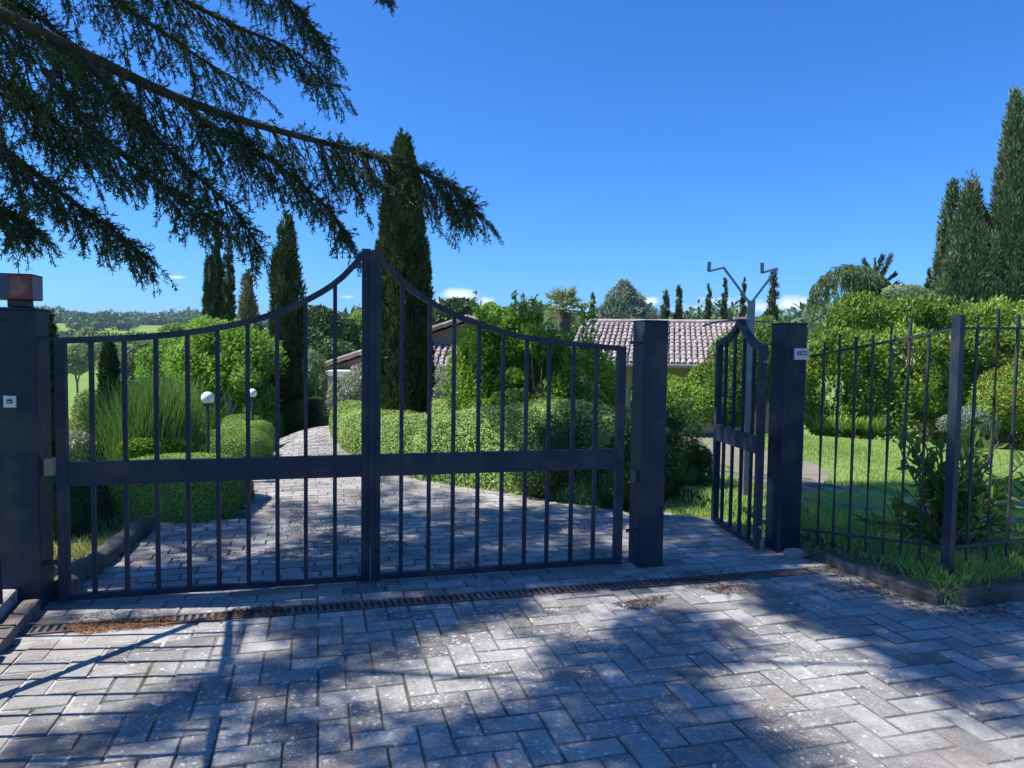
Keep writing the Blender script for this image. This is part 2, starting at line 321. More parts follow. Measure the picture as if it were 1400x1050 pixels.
def foliage(mb, ells, n, L, W, lo=.82, hi=1.08, out=.6, upb=.3, core=.7, zmin=None, tsc=1.2, lump=.12, tb=.45, sub=3, seed=0, lsc=3.0, gsc=0, gth=-.4):
    P, Nn = ell_pts(ells, n, lo, hi, lump, lsc, zmin)
    if gsc: k_ = nz(P*gsc)+.3*rng.standard_normal(len(P)) > gth; P = P[k_]; Nn = Nn[k_]
    Dr = Nn*out+rnd(len(P))*.8+np.array((0, 0, upb))
    leaves(mb, P-Dr*L*.3, Dr, L, W, tint_of(P, tsc, tb), flat=Nn)
    if core:
        for i, (c, r) in enumerate(ells): mb.core(c, np.asarray(r)*min(core, .84)*.9, sub, .1, seed=seed+i)
# ------------------------------------------------------------------ terrain
def interp(r, pts): return np.interp(r, [p[0] for p in pts], [p[1] for p in pts])
LP = ((9, 0), (14, -.7), (30, -3), (60, -5), (120, -5.5), (200, -5), (350, 0), (450, 7), (600, 13.5), (720, 15.5), (900, 15), (1500, 12), (3500, 0))
RP = ((14.2, 0), (24, -1.35), (40, -2), (80, -3), (150, 0), (250, 3), (500, 9), (900, 14), (1500, 10), (3500, 0))
def tz(x, y):
    x = np.asarray(x, float); y = np.asarray(y, float)
    r = np.hypot(x, y); az = np.degrees(np.arctan2(x, y)); k = np.clip((az+24)/10, 0, 1); k = k*k*(3-2*k); k = np.where(y < 0, 1, k)
    rr = np.where(y < 0, np.minimum(r, 14), r)
    z = (1-k)*interp(rr, LP)+k*interp(rr, RP)
    und = .8*np.sin(az*.31+1)+.8*np.sin(az*.13+r*.004)
    return z+und*np.clip((r-250)/400, 0, 1)
rs = np.concatenate([np.arange(0, 14, 1.0), np.arange(14, 60, 2), np.geomspace(60, 1900, 62)]); NA = 360
azs = np.linspace(0, 2*math.pi, NA, endpoint=False)
RR, AA = np.meshgrid(rs[1:], azs, indexing='ij'); X = RR*np.sin(AA); Y = RR*np.cos(AA); Z = tz(X, Y)
V = np.concatenate([[[0, 0, 0]], np.stack([X, Y, Z], -1).reshape(-1, 3)]); g = MB(); nr = len(rs)-1
i, j = np.meshgrid(np.arange(nr-1), np.arange(NA), indexing='ij'); q = np.stack([1+i*NA+j, 1+(i+1)*NA+j, 1+(i+1)*NA+(j+1) % NA, 1+i*NA+(j+1) % NA], -1).reshape(-1, 4)[:, ::-1]
g.v.append(V); g.n = len(V); g.f.append(q); g.t.append(np.full(len(q), .5))
for a in range(NA): g.f.append((0, 1+(a+1) % NA, 1+a)); g.t.append(.5)
gr = g.build('ground', M['ground'], smooth=True); tag(gr, kind='structure')
r_ = np.hypot(V[:, 0], V[:, 1]); az_ = np.degrees(np.arctan2(V[:, 0], V[:, 1]))
fa = gr.data.attributes.new('field', 'FLOAT', 'POINT')
fld = ((r_ > 70) & (r_ < 300) & (az_ < -18)) * .55 + ((r_ > 380) & (r_ < 640)) * (np.sin(az_*.55+r_*.01) > -.35) * 1.0 + ((r_ > 8.5) & (r_ < 70) & (az_ < -18))*.8
fa.data.foreach_set('value', np.clip(fld, 0, 1).astype(np.float32))
# ------------------------------------------------------------------ gate frame of reference
PL = G(57, 838); PR = G(873, 780); gu = (PR-PL).normalized(); gn = Vector((-gu.y, gu.x, 0)); GA = math.atan2(gu.y, gu.x)
def L3(s, t, z=0): return Vector((PL.x+gu.x*s+gn.x*t, PL.y+gu.y*s+gn.y*t, z))
def st(p): d = Vector(p)-PL; return (d.x*gu.x+d.y*gu.y, d.x*gn.x+d.y*gn.y)
def onplane(px, py, t):                        # (s, z) of a pixel on the vertical plane t
    d = ray(px, py); o = (0-PL.x)*gn.x+(0-PL.y)*gn.y; dd = d[0]*gn.x+d[1]*gn.y; k = (t-o)/dd
    p = Vector((d[0]*k, d[1]*k, H+d[2]*k)); return st(p)[0], p.z
# fence / kerb lines
FA = Vector((2.29, 5.62)); FB = Vector((2.83, 4.66)); FC = Vector((3.55, 4.86)); FD = Vector((6.4, 5.65))
KA = Vector((2.33, 5.5)); KB = Vector((2.68, 4.42)); KC = Vector((3.63, 5.0)) ; KC = Vector((3.66, 4.62)); KD = Vector((7.5, 5.9))
def verge(x, y):                               # raised bed height behind the right kerb
    d1 = ((x-KA.x)*(KA.y-KB.y)+(y-KA.y)*(KB.x-KA.x))/(KB-KA).length     # distance right of line KA-KB
    n2 = Vector((-(KD-KB).y, (KD-KB).x)).normalized(); d2 = (x-KB.x)*n2.x+(y-KB.y)*n2.y
    d = np.minimum(d1, d2); return np.where(d > 0, .13*np.clip(1.2-np.maximum(d-.5, 0)/1.6, 0, 1)*np.clip(d/.1, 0, 1), 0)
def gz(x, y): return tz(x, y)+np.maximum(verge(x, y), 0)
def inpoly(x, y, poly):
    x = np.asarray(x, float); y = np.asarray(y, float); ins = np.zeros(x.shape, bool); n = len(poly)
    for i in range(n):
        x1, y1 = poly[i][0], poly[i][1]; x2, y2 = poly[i-1][0], poly[i-1][1]
        c = ((y1 > y) != (y2 > y)) & (x < (x2-x1)*(y-y1)/((y2-y1) if y2 != y1 else 1e-9)+x1); ins ^= c
    return ins
LK0 = L3(.0, 0); 
lk = Vector((.31, -.95, 0)).normalized()
front = [L3(-.02, .1), PL+lk*.3, PL+lk*6.5, Vector((0, -3, 0)), Vector((9, -3, 0)), Vector((9, 6.2, 0)), Vector((KD.x, KD.y, 0)), Vector((KB.x, KB.y, 0)), Vector((KA.x, KA.y, 0)), L3(5.05, .1)]
back = [L3(.02, .1), G(80, 806), G(118, 792), G(150, 768), G(178, 745), G(212, 718), G(330, 716), G(352, 650), G(368, 612), G(376, 592), G(392, 582), G(444, 578), Vector((-4.6, 17.2, 0)), Vector((-3.2, 17.2, 0)), G(464, 592), G(494, 610), G(554, 645), G(628, 668), G(720, 681), G(850, 703), G(905, 706), G(972, 712), Vector((1.98, 6.6, 0)), Vector((2.08, 5.7, 0)), L3(5.0, .1)]
def pave_ok(x, y): return inpoly(x, y, front) | inpoly(x, y, back)
# joint bed sheet
def sheet(name, poly, mat, dz, res=.5):
    xs = np.arange(min(p[0] for p in poly), max(p[0] for p in poly)+res, res); bm = bmesh.new()
    vs = [bm.verts.new((p[0], p[1], 0)) for p in poly]; bm.faces.new(vs)
    bmesh.ops.triangulate(bm, faces=bm.faces[:])
    for _ in range(3): bmesh.ops.subdivide_edges(bm, edges=[e for e in bm.edges if e.calc_length() > 1.2], cuts=1, use_grid_fill=True); bmesh.ops.triangulate(bm, faces=bm.faces[:])
    for v in bm.verts: v.co.z = float(tz(v.co.x, v.co.y))+dz
    for f in bm.faces:
        if f.normal.z < 0: f.normal_flip()
    me = bpy.data.meshes.new(name); bm.to_mesh(me); bm.free(); return link(name, me, mat)
o = sheet('paving_bed', front, M['soil'], .0228); tag(o, kind='structure')
o = sheet('driveway_bed', back, M['soil'], .0225); tag(o, kind='structure')
gp = [G(890, 577), G(978, 575), G(1000, 604), G(1080, 620), G(1138, 648), G(1128, 668), G(1070, 658), G(985, 645), G(890, 650)]
o = sheet('path', gp, M['gravel'], .008); tag(o, kind='structure')
# pavers ---------------------------------------------------------
DR0, DR1 = -.42, -.29        # drain band in t
pv = MB(); PW, PLn = .13, .26; gap = .0045
PB = []; 
def paver(s0, t0, ds, dt):
    PB.append((s0, t0, ds, dt))
# herringbone in front of the drain (unit PW)
for a in range(-60, 60):
    for b in range(-60, 60):
        # herringbone: horizontal brick at cell (i,j), vertical brick
        pass
def herr(smin, smax, tmin, tmax):
    u = PW
    for j in range(int(tmin/u)-2, int(tmax/u)+2):
        for k in range(int((smin/u-j)/4)-3, int((smax/u-j)/4)+3):
            s = (4*k+j)*u; t = j*u
            for q in ((s, t, 2*u, u), (s+2*u, t-u, u, 2*u)):
                if smin < q[0]+q[2]/2 < smax and tmin < q[1]+q[3]/2 < tmax: PB.append((*q, 0))
herr(-3, 9.5, -7.2, DR0+.26)
nf = len(PB)
# stretcher rows between drain and gate and up the drive
for j in range(0, 106):
    t0 = DR1+.01+j*PW; off = (j % 2)*PLn/2+.03*math.sin(j*1.7)
    for k in range(-36, 27): PB.append((k*PLn+off, t0, PLn, PW, 1))
P = np.array(PB); _f = P[:, 4] == 0; _top = np.minimum(P[:, 1]+P[:, 3], DR0-.004); P[_f, 3] = (_top-P[:, 1])[_f]; P = P[P[:, 3] > .02]; cs = P[:, 0]+P[:, 2]/2; ct = P[:, 1]+P[:, 3]/2
cx = PL.x+gu.x*cs+gn.x*ct; cy = PL.y+gu.y*cs+gn.y*ct
ok = pave_ok(cx, cy); 
P = P[ok]; n = len(P); cx = cx[ok]; cy = cy[ok]
sett = .004*nz(np.stack([cx, cy, 0*cx], -1)*2.5)+.0030*rng.standard_normal(n)
sett = np.clip(sett*.7, -.003, .006); tx = .008*rng.standard_normal(n); ty = .008*rng.standard_normal(n)
fade = np.clip((11-cy)/6, .12, 1)
g2 = gap/2+.0015*np.abs(rng.standard_normal((n, 4))); bev = .006
s0 = P[:, 0]+g2[:, 0]; s1 = P[:, 0]+P[:, 2]-g2[:, 1]; t0 = P[:, 1]+g2[:, 2]; t1 = P[:, 1]+P[:, 3]-g2[:, 3]
def ring(i, z):
    out = []
    for ss, tt, a, b in ((s0, t0, 1, 1), (s1, t0, -1, 1), (s1, t1, -1, -1), (s0, t1, 1, -1)):
        q = ss+a*i; w_ = tt+b*i; x = PL.x+gu.x*q+gn.x*w_; y = PL.y+gu.y*q+gn.y*w_
        zz = tz(x, y)+z+(sett+tx*(q-(s0+s1)/2)+ty*(w_-(t0+t1)/2))*fade; out.append(np.stack([x, y, zz], -1))
    return out
r1 = ring(0, 0.001); r2 = ring(0, .020); r3 = ring(bev*.5, .026); r4 = ring(bev, .028)
tn = np.clip(.48+.26*rng.standard_normal(n)+.2*nz(np.stack([cx, cy, 0*cx], -1)*.8), 0, 1)
pv.quads(np.stack(r4, 1), tn)
for A_, B_ in ((r1, r2), (r2, r3), (r3, r4)):
    for i in range(4): pv.quads(np.stack([A_[i], A_[(i+1) % 4], B_[(i+1) % 4], B_[i]], 1), tn*.35)
o = pv.build('paving', M['paver']); tag(o, kind='structure')
xs = np.arange(-3.2, .6, .04); ys = np.arange(1.2, 4.6, .04); XX, YY = np.meshgrid(xs, ys, indexing='ij'); pp3 = np.stack([XX, YY, 0*XX], -1); dd_ = (XX-PL.x)*gn.x+(YY-PL.y)*gn.y
ss_ = (XX-PL.x)*gu.x+(YY-PL.y)*gu.y; fall = np.clip((.95-ss_+.35*nz(pp3*1.5))/.8, 0, 1)*np.clip((2.2+dd_)/.8, 0, 1)
ZZ = .0195+.0100*fall+.0028*nz(pp3*3.3)*fall+.0012*nz(pp3*23); ok_ = inpoly(XX, YY, [L3(.02, DR0-.02), L3(3.4, DR0-.02), L3(3.4, -4), PL+lk*5, PL+lk*.4]); i, j = np.meshgrid(np.arange(len(xs)-1), np.arange(len(ys)-1), indexing='ij'); q = np.stack([i*len(ys)+j, (i+1)*len(ys)+j, (i+1)*len(ys)+j+1, i*len(ys)+j+1], -1).reshape(-1, 4); okf = ok_.ravel()[q].all(1)
b = MB(); b.v.append(np.stack([XX, YY, ZZ], -1).reshape(-1, 3)); b.n = XX.size; b.f.append(q[okf]); b.t.append(np.full(int(okf.sum()), .5)); o = b.build('joint_sand', M['sand'], smooth=True); tag(o, kind='structure')
# ------------------------------------------------------------------ drain grate
DZ = .031
s_a = st(G(30, 876))[0]; s_b = 4.95
t = thing('drain_grate', L3(2, DR0), 'rusty slotted drain grate running across paving before gates', 'drain grate')
f = MB(); n = 0
f.box(L3(s_a, DR0+.008), L3(s_b, DR0+.008), .004, DZ+.001, .014); f.box(L3(s_a, DR1-.008), L3(s_b, DR1-.008), .004, DZ+.001, .014)
f.build('frame', M['grate'], t)
sl = MB(); k = 0; sp = .040; nsl = int((s_b-s_a)/sp)
for k in range(nsl):
    s = s_a+k*sp+.01
    sl.box(L3(s+.006, DR0+.0155), L3(s-.002, DR1-.0155), .0245, DZ-.001, .019, off=0)
sl.build('slats', M['grate'], t)
pit = MB(); pit.box(L3(s_a, (DR0+DR1)/2), L3(s_b, (DR0+DR1)/2), .0215, .0242, DR1-DR0-.002); pit.build('channel', M['grate_pit'], t)
# ------------------------------------------------------------------ pillars
def bevelled_box(name, cx_, cy_, z0, sx, sy, sz, ang, mat, parent, bev=.008, loc=None):
    bm = bmesh.new(); bmesh.ops.create_cube(bm, size=1)
    for v in bm.verts: v.co = Vector((v.co.x*sx, v.co.y*sy, (v.co.z+.5)*sz))
    bmesh.ops.bevel(bm, geom=bm.edges[:], offset=bev, segments=2, profile=.5, affect='EDGES')
    bmesh.ops.rotate(bm, verts=bm.verts, matrix=Matrix.Rotation(ang, 3, 'Z')); bmesh.ops.translate(bm, verts=bm.verts, vec=(cx_, cy_, z0))
    me = bpy.data.meshes.new(name); bm.to_mesh(me); bm.free(); return link(name, me, mat, parent)
def pillar(corner, side, w_, h, label, ang):   # corner = visible front corner; side -1: body lies to the left
    u = Vector((math.cos(ang), math.sin(ang), 0)); n_ = Vector((-u.y, u.x, 0)); c = corner+u*(side*w_/2)+n_*(w_/2)
    t = thing('gate_pillar', (c.x, c.y, 0), label, 'gate pillar', 'square dark iron gate pillars')
    bevelled_box('post', c.x, c.y, 0, w_, w_, h-.012, ang, M['paint'], t)
    bevelled_box('top_plate', c.x, c.y, h-.0125, w_+.004, w_+.004, .0125, ang, M['paint'], t, .003)
    bevelled_box('foot_plate', c.x, c.y, .0, w_+.03, w_+.03, .031, ang, M['paint_old'], t, .004)
    return t, c
pl_, cL = pillar(PL, -1, .225, 1.775, 'square dark blue iron pillar at far left under the red beacon', GA)
pr_, cR = pillar(PR, 1, .19, 1.79, 'square dark blue iron pillar between driveway gate and small gate', GA)
P3 = G(1065, 760); p3_, c3 = pillar(P3, 1, .19, 1.80, 'square dark blue iron pillar carrying the pale doorbell panel', R(16))
h = MB(); h.tube([L3(3.775, .05, 1.63), L3(3.70, .05, 1.63)], .013, 8); h.tube([L3(3.775, .05, .28), L3(3.70, .05, .28)], .013, 8); h.build('hinge', M['dark'], pr_)
h = MB(); h.tube([L3(0, .06, 1.60), L3(.08, .06, 1.60)], .013, 8); h.tube([L3(0, .06, .28), L3(.08, .06, .28)], .013, 8); h.build('hinge', M['dark'], pl_)
h = MB(); h.cuboid(L3(.04, .06, .80), .05, .05, .10, GA); h.build('latch_plate', M['galv'], pl_)
h = MB(); h.cuboid(L3(3.765, .10, .62), .022, .06, .09, GA); h.build('lock_keeper', M['grate'], pr_)
# key switch on left pillar
c = D(14, 549, PL.y-.02); 
s_, z_ = onplane(14, 549, -.004); kp = L3(s_, -.004, z_)
t = thing('key_switch', kp, 'small pale square key switch plate on the leftmost pillar', 'key switch')
def plate(name, s, t_, z, w_, hh, th, mat, parent): 
    b = MB(); a = L3(s-w_/2, t_, 0); c_ = L3(s+w_/2, t_, 0); b.box(a, c_, z-hh/2, z+hh/2, th); return b.build(name, mat, parent)
plate('plate', s_, -.007, z_, .062, .066, .014, M['plate'], t); plate('key_barrel', s_, -.017, z_+.002, .024, .024, .008, M['dark'], t); plate('key_slot', s_, -.0225, z_, .016, .004, .003, M['steel'], t)
# doorbell panel on third pillar
u3 = Vector((math.cos(R(16)), math.sin(R(16)), 0)); n3 = Vector((-u3.y, u3.x, 0))
zc = D(1093, 484, P3.y).z; pc = P3+u3*.135-n3*.006; pc.z = zc
t = thing('doorbell_panel', pc, 'small pale doorbell panel with dark framed button strip on pillar', 'doorbell')
def pl3(name, ds, dz_, w_, hh, out, th, mat):
    b = MB(); a = pc+u3*(ds-w_/2)-n3*out; c_ = pc+u3*(ds+w_/2)-n3*out; b.box(a, c_, zc+dz_-hh/2, zc+dz_+hh/2, th); b.build(name, mat, t)
pl3('plate', 0, 0, .125, .088, 0, .012, M['plate']); pl3('dark_frame', 0, .006, .084, .028, .0075, .004, M['dark']); pl3('button', -.026, .006, .012, .012, .0105, .004, M['plate']); pl3('name_label', .012, .006, .046, .013, .0105, .003, M['plate'])
pl3('lower_rib', 0, -.030, .10, .006, .007, .003, M['steel'])
# beacon
bc = cL.copy(); zb = 1.775
t = thing('warning_beacon', (bc.x, bc.y, zb), 'red and navy boxy gate warning beacon with whip antenna on pillar', 'beacon')
bevelled_box('base', bc.x, bc.y, zb, .105, .105, .05, GA, M['dark'], t, .01)
bevelled_box('housing', bc.x-.03*gu.x, bc.y-.03*gu.y, zb+.046, .235, .18, .142, GA, M['red'], t, .006)
hs_, hx = st(bc)
def bplate(name, s, w_, mat, tt, zz=.117, hh=.138):
    b = MB(); b.box(L3(s-w_/2, tt, 0), L3(s+w_/2, tt, 0), zb+zz-hh/2, zb+zz+hh/2, .003); b.build(name, mat, t)
ft = hx-.090-.0015
bplate('navy_stripe', hs_-.055, .062, M['navy'], ft)
b = MB(); ss = hs_-.03+.1175+.0015; b.box(L3(ss, hx-.08), L3(ss, hx+.08), zb+.052, zb+.183, .003); b.build('side_sticker', M['greyplate'], t)
b = MB(); bevelled_box('lid', bc.x-.03*gu.x, bc.y-.03*gu.y, zb+.186, .240, .185, .007, GA, M['dark'], t, .003)
a0 = L3(hs_-.005, hx, zb+.192); b.tube([a0, a0+Vector((-.006, 0, .07)), a0+Vector((-.018, 0, .15)), a0+Vector((-.022, 0, .185))], [.003, .0025, .002, .002], 6); b.tube([a0+Vector((-.022, 0, .180)), a0+Vector((-.0225, 0, .192))], .005, 6); b.build('antenna', M['galv'], t)
# ------------------------------------------------------------------ driveway gate leaves
GT = .055
curveL = [onplane(x, y, GT) for x, y in ((76, 462), (123, 460), (169, 458.8), (211, 455.5), (254, 451.5), (298, 444.8), (339, 436), (378, 425), (418, 408), (459, 385), (480, 366), (497, 343))]
curveR = [onplane(x, y, GT) for x, y in ((511, 340), (530, 364), (552, 385), (589, 411), (621, 427), (655, 440), (688, 451), (721, 459), (752, 463), (785, 467), (817, 470), (856, 474))]
def topz(cv, s): return float(np.interp(s, [c[0] for c in cv], [c[1] for c in cv]))
def smooth_curve(cv, n=28):
    ss = np.linspace(cv[0][0], cv[-1][0], n); zz = np.interp(ss, [c[0] for c in cv], [c[1] for c in cv])
    for _ in range(2): zz[1:-1] = .25*zz[:-2]+.5*zz[1:-1]+.25*zz[2:]
    return list(zip(ss, zz))
def flatbar(mb, pts, hgt, wid):                # swept bar of rectangular section, pts in 3D, in a vertical plane
    pts = [Vector(p) for p in pts]; n_ = len(pts); V = []
    hd = (pts[-1]-pts[0]); hd.z = 0; hd.normalize(); q = Vector((-hd.y, hd.x, 0))
    for i, p in enumerate(pts):
        d = (pts[min(i+1, n_-1)]-pts[max(i-1, 0)]).normalized(); u = q.cross(d); u = -u if u.z < 0 else u
        for a, b in ((-1, -1), (1, -1), (1, 1), (-1, 1)): V.append(p+q*(a*wid/2)+u*(b*hgt/2))
    Fs = [(i*4+j, i*4+(j+1) % 4, (i+1)*4+(j+1) % 4, (i+1)*4+j) for i in range(n_-1) for j in range(4)]+[(3, 2, 1, 0), tuple((n_-1)*4+j for j in range(4))]
    mb.add([tuple(v) for v in V], Fs)
def leaf_gate(s0, s1, cv, hinge_left, label, barpx):
    root = thing('driveway_gate', L3((s0+s1)/2, GT), label, 'gate', 'pair of leaves of the driveway gate')
    sc = smooth_curve([(max(min(c[0], s1), s0), c[1]) for c in cv]); wst = .056
    for k, s in enumerate((s0+wst/2, s1-wst/2)):
        outer = (k == 0) == hinge_left
        b = MB(); b.cuboid(L3(s, GT, .045), wst, .05, topz(sc, s)-.045-(.012 if outer else -.012), GA); b.build('stile', M['paint'], root)
    b = MB(); flatbar(b, [L3(s, GT, z-.018) for s, z in sc], .036, .052); b.build('top_rail', M['paint'], root)
    zm0, zm1 = .735, .875
    b = MB(); b.box(L3(s0+wst+.001, GT), L3(s1-wst-.001, GT), zm0, zm1, .044); b.build('middle_rail', M['paint'], root)
    b = MB(); b.box(L3(s0+wst+.001, GT), L3(s1-wst-.001, GT), .05, .086, .044); b.build('bottom_rail', M['paint'], root)
    for px in barpx:
        s = onplane(px, 560, GT)[0]; z1 = topz(sc, s)-.034
        b = MB()
        for za, zb_ in ((.0865, zm0-.0005), (zm1+.0005, z1)): b.cuboid(L3(s, GT, za), .025, .025, zb_-za, GA)
        b.build('bar', M['paint'], root)
    return root
sm = onplane(507, 640, GT)[0]
s_end = onplane(852, 600, GT)[0]
gl = leaf_gate(onplane(77, 560, GT)[0], sm-.004, curveL, True, 'left leaf of dark iron driveway gate, curved top rising to centre', [126, 171, 214, 257, 298, 339, 379, 418, 458])
gr_ = leaf_gate(sm+.004, s_end, curveR, False, 'right leaf of dark iron driveway gate, curved top falling to pillar', [549, 587, 620, 654, 687, 719, 750, 783, 814])
b = MB(); b.cuboid(L3(sm, GT-.032, .30), .030, .012, topz(curveL, sm-.02)-.30, GA); b.build('cover_strip', M['paint'], gl)
# ------------------------------------------------------------------ pedestrian gate
h0 = Vector((1.93, 5.60, 0)); h1 = Vector((1.835, 6.53, 0)); pd = (h1-h0); PLEN = pd.length; pd.normalize(); pn = Vector((-pd.y, pd.x, 0)); PA = math.atan2(pd.y, pd.x)
t = thing('pedestrian_gate', h0, 'narrow dark iron pedestrian gate with peaked top, standing open', 'gate')
def Q(s, z): return h0+pd*s+Vector((0, 0, z))
def onp(px, py):
    d = ray(px, py); o = h0.x*pn.x+h0.y*pn.y; k = o/(d[0]*pn.x+d[1]*pn.y); p = Vector((d[0]*k, d[1]*k, H+d[2]*k)); return (p-h0).x*pd.x+(p-h0).y*pd.y, p.z
pk = .46
zs = [(0, 1.60), (.10, 1.612), (.20, 1.645), (.30, 1.695), (.40, 1.765), (.46, 1.82), (.52, 1.775), (.61, 1.715), (.72, 1.675), (.84, 1.65), (PLEN, 1.635)]
b = MB(); flatbar(b, [Q(s, z) for s, z in zs[:6]], .05, .05); flatbar(b, [Q(s, z) for s, z in zs[5:]], .05, .049); b.build('top_rail', M['paint'], t)
def pz(s): return float(np.interp(s, [a[0] for a in zs], [a[1] for a in zs]))
for s in (.032, PLEN-.03): b = MB(); b.cuboid(Q(s, .05), .055, .05, pz(s)-.07, PA); b.build('stile', M['paint'], t)
b = MB(); b.box(Q(.061, 0), Q(PLEN-.059, 0), .78, .92, .04); b.build('middle_rail', M['paint'], t)
b = MB(); b.box(Q(.061, 0), Q(PLEN-.059, 0), .05, .085, .04); b.build('bottom_rail', M['paint'], t)
for k in range(4):
    s = PLEN*(k+1)/5; b = MB()
    for za, zb_ in ((.0855, .7795), (.9205, pz(s)-.026)): b.cuboid(Q(s, za), .024, .024, zb_-za, PA)
    b.build('bar', M['paint'], t)
b = MB(); b.cuboid(Q(PLEN-.03, .86)-pn*.032, .03, .014, .13, PA); b.tube([Q(PLEN-.03, .95)-pn*.03, Q(PLEN-.03, .95)-pn*.075, Q(PLEN-.13, .95)-pn*.075], .008, 6); b.build('handle', M['dark'], t)
for a_, c_, rr in ((Q(-.05, .22), Q(.03, .22), .012), (Q(-.05, 1.5), Q(.03, 1.5), .012), (Q(.01, .03)-pn*.03, Q(.01, .12)-pn*.03, .02)): b = MB(); b.tube([a_, c_], rr, 8); b.build('hinge', M['galv'], t)
# ------------------------------------------------------------------ forked pole behind the small gate
YP = 7.1; pb = D(1024, 520, YP)
t = thing('forked_pole', (pb.x, YP, 0), 'grey metal pole with two cranked arms forking above small gate', 'pole')
b = MB(); ptop = D(1026, 411, YP); b.cuboid((pb.x, YP, 0), .058, .058, ptop.z, 0); b.build('shaft', M['galv'], t)
for pts in (((1024, 413), (989.5, 366), (969, 371), (970, 360)), ((1028, 413), (1063, 367), (1042, 373), (1042, 361))):
    b = MB(); P3d = [D(x, y, YP+(-.0 if i < 2 else -.03)) for i, (x, y) in enumerate(pts)]
    for a, c_ in zip(P3d[:-1], P3d[1:]): b.tube([a, c_], .013, 4)
    b.tube([P3d[-2], P3d[-1]+Vector((0, 0, .012))], .018, 6)
    b.build('arm', M['galv'], t)
b = MB(); b.tube([D(960, 446, YP), D(980, 440, YP), D(1000, 438, YP), D(1023, 439, YP)], .010, 6); b.tube([D(1028, 439, YP), D(1052, 440, YP)], .010, 6); b.build('cross_rod', M['galv'], t)
# ------------------------------------------------------------------ iron fences
def fence(pts, zb0, zt0, label, spacing=.15, posts=(), name='iron_fence', brace=None, wav=.02, zf=None, br=.0105):
    root = thing(name, (pts[0][0], pts[0][1], 0), label, 'fence')
    for i in range(len(pts)-1):
        a = Vector((*pts[i][:2], 0)); c_ = Vector((*pts[i+1][:2], 0)); d = c_-a; Ln = d.length; d.normalize()
        za, zc_ = pts[i][2], pts[i+1][2]; ta, tc_ = pts[i][3], pts[i+1][3]
        b = MB(); flatbar(b, [a+Vector((0, 0, ta)), c_+Vector((0, 0, tc_))], .016, .030); b.build('top_rail', M['paint_old'], root)
        b = MB(); flatbar(b, [a+Vector((0, 0, za)), c_+Vector((0, 0, zc_))], .016, .030); b.build('bottom_rail', M['paint_old'], root)
        k = 0; s = spacing*.9
        while s < Ln-.06:
            f_ = s/Ln; p = a+d*s; zt = ta+(tc_-ta)*f_; zl = za+(zc_-za)*f_
            ex = .085+.03*math.sin(k*1.7+i)+.02*random.random(); b = MB(); w1 = random.uniform(-.006, .006)
            b.tube([p+Vector((w1*.3, 0, zl-.11)), p+d*w1+Vector((0, 0, (zl+zt)/2)), p+Vector((0, 0, zt)), p+d*random.uniform(-.006, .006)+Vector((0, 0, zt+ex))], br, 4, square=True); b.build('bar', M['paint_old'], root); s += spacing*random.uniform(.96, 1.04); k += 1
    for (x, y, z0, z1) in posts: b = MB(); b.cuboid((x, y, z0), .055, .055, z1-z0, .5); b.build('post', M['paint'], root)
    if brace: b = MB(); flatbar(b, brace, .04, .03); b.build('brace', M['paint_old'], root)
    return root
fence([(FA.x, FA.y, .20, 1.545), (FB.x, FB.y, .335, 1.745)], 0, 0, 'dark iron railing from doorbell pillar forward to corner post', .135, name='iron_fence')
fence([(FB.x, FB.y, .335, 1.745), (FC.x, FC.y, .36, 1.76), (FD.x, FD.y, .36, 1.80)], 0, 0, 'dark iron railing running right from blue corner post along kerb', .17, posts=[(FB.x, FB.y, .08, 1.83), (FD.x, FD.y, .05, 1.85)])
lf0 = PL+lk*.12-Vector((.14, 0, 0))
lf = [lf0, lf0+lk*2.9]
fence([(lf[0].x, lf[0].y, .12, 1.70), (lf[1].x, lf[1].y, .12, 1.72)], 0, 0, 'dark iron railing from left pillar towards the road, shading the paving', .175, br=.015, posts=[(lf[1].x, lf[1].y, 0, 1.7)], brace=[lf0+lk*.12+Vector((0, 0, 1.5)), lf0+lk*1.25+Vector((0, 0, .15))])
# ------------------------------------------------------------------ kerbs
def lumpy_strip(name, pts, w_, hgt, mat, seglen=.28, jit=.012):
    b = MB(); pts = [Vector(p) for p in pts]
    for a, c_ in zip(pts[:-1], pts[1:]):
        a = Vector((a.x, a.y)); c_ = Vector((c_.x, c_.y)); n_ = max(1, int((c_-a).length/seglen))
        for k in range(n_):
            p = a+(c_-a)*((k+.02)/n_); q = a+(c_-a)*((k+.98)/n_); j = random.uniform(-jit, jit)
            bm = bmesh.new(); bmesh.ops.create_cube(bm, size=1)
            Ln = (q-p).length; ang = math.atan2((q-p).y, (q-p).x)+random.uniform(-.02, .02)
            for v in bm.verts: v.co = Vector((v.co.x*Ln, v.co.y*w_, v.co.z*(hgt+j)))
            bmesh.ops.bevel(bm, geom=bm.edges[:], offset=.018, segments=2, profile=.6, affect='EDGES'); bmesh.ops.subdivide_edges(bm, edges=[e for e in bm.edges if e.calc_length() > .08], cuts=2, use_grid_fill=True)
            for v in bm.verts: v.co += Vector((random.uniform(-1, 1), random.uniform(-1, 1), random.uniform(-1, 1)))*(.0035 if mat is not M['kerb'] else .008)
            bmesh.ops.rotate(bm, verts=bm.verts, matrix=Matrix.Rotation(ang, 3, 'Z')); mid = (p+q)/2; bmesh.ops.translate(bm, verts=bm.verts, vec=(mid.x, mid.y, float(tz(mid.x, mid.y))+hgt/2))
            bm.verts.ensure_lookup_table()
            b.add([v.co[:] for v in bm.verts], [tuple(v.index for v in f_.verts) for f_ in bm.faces]); bm.free()
    return b.build(name, mat, smooth=False)
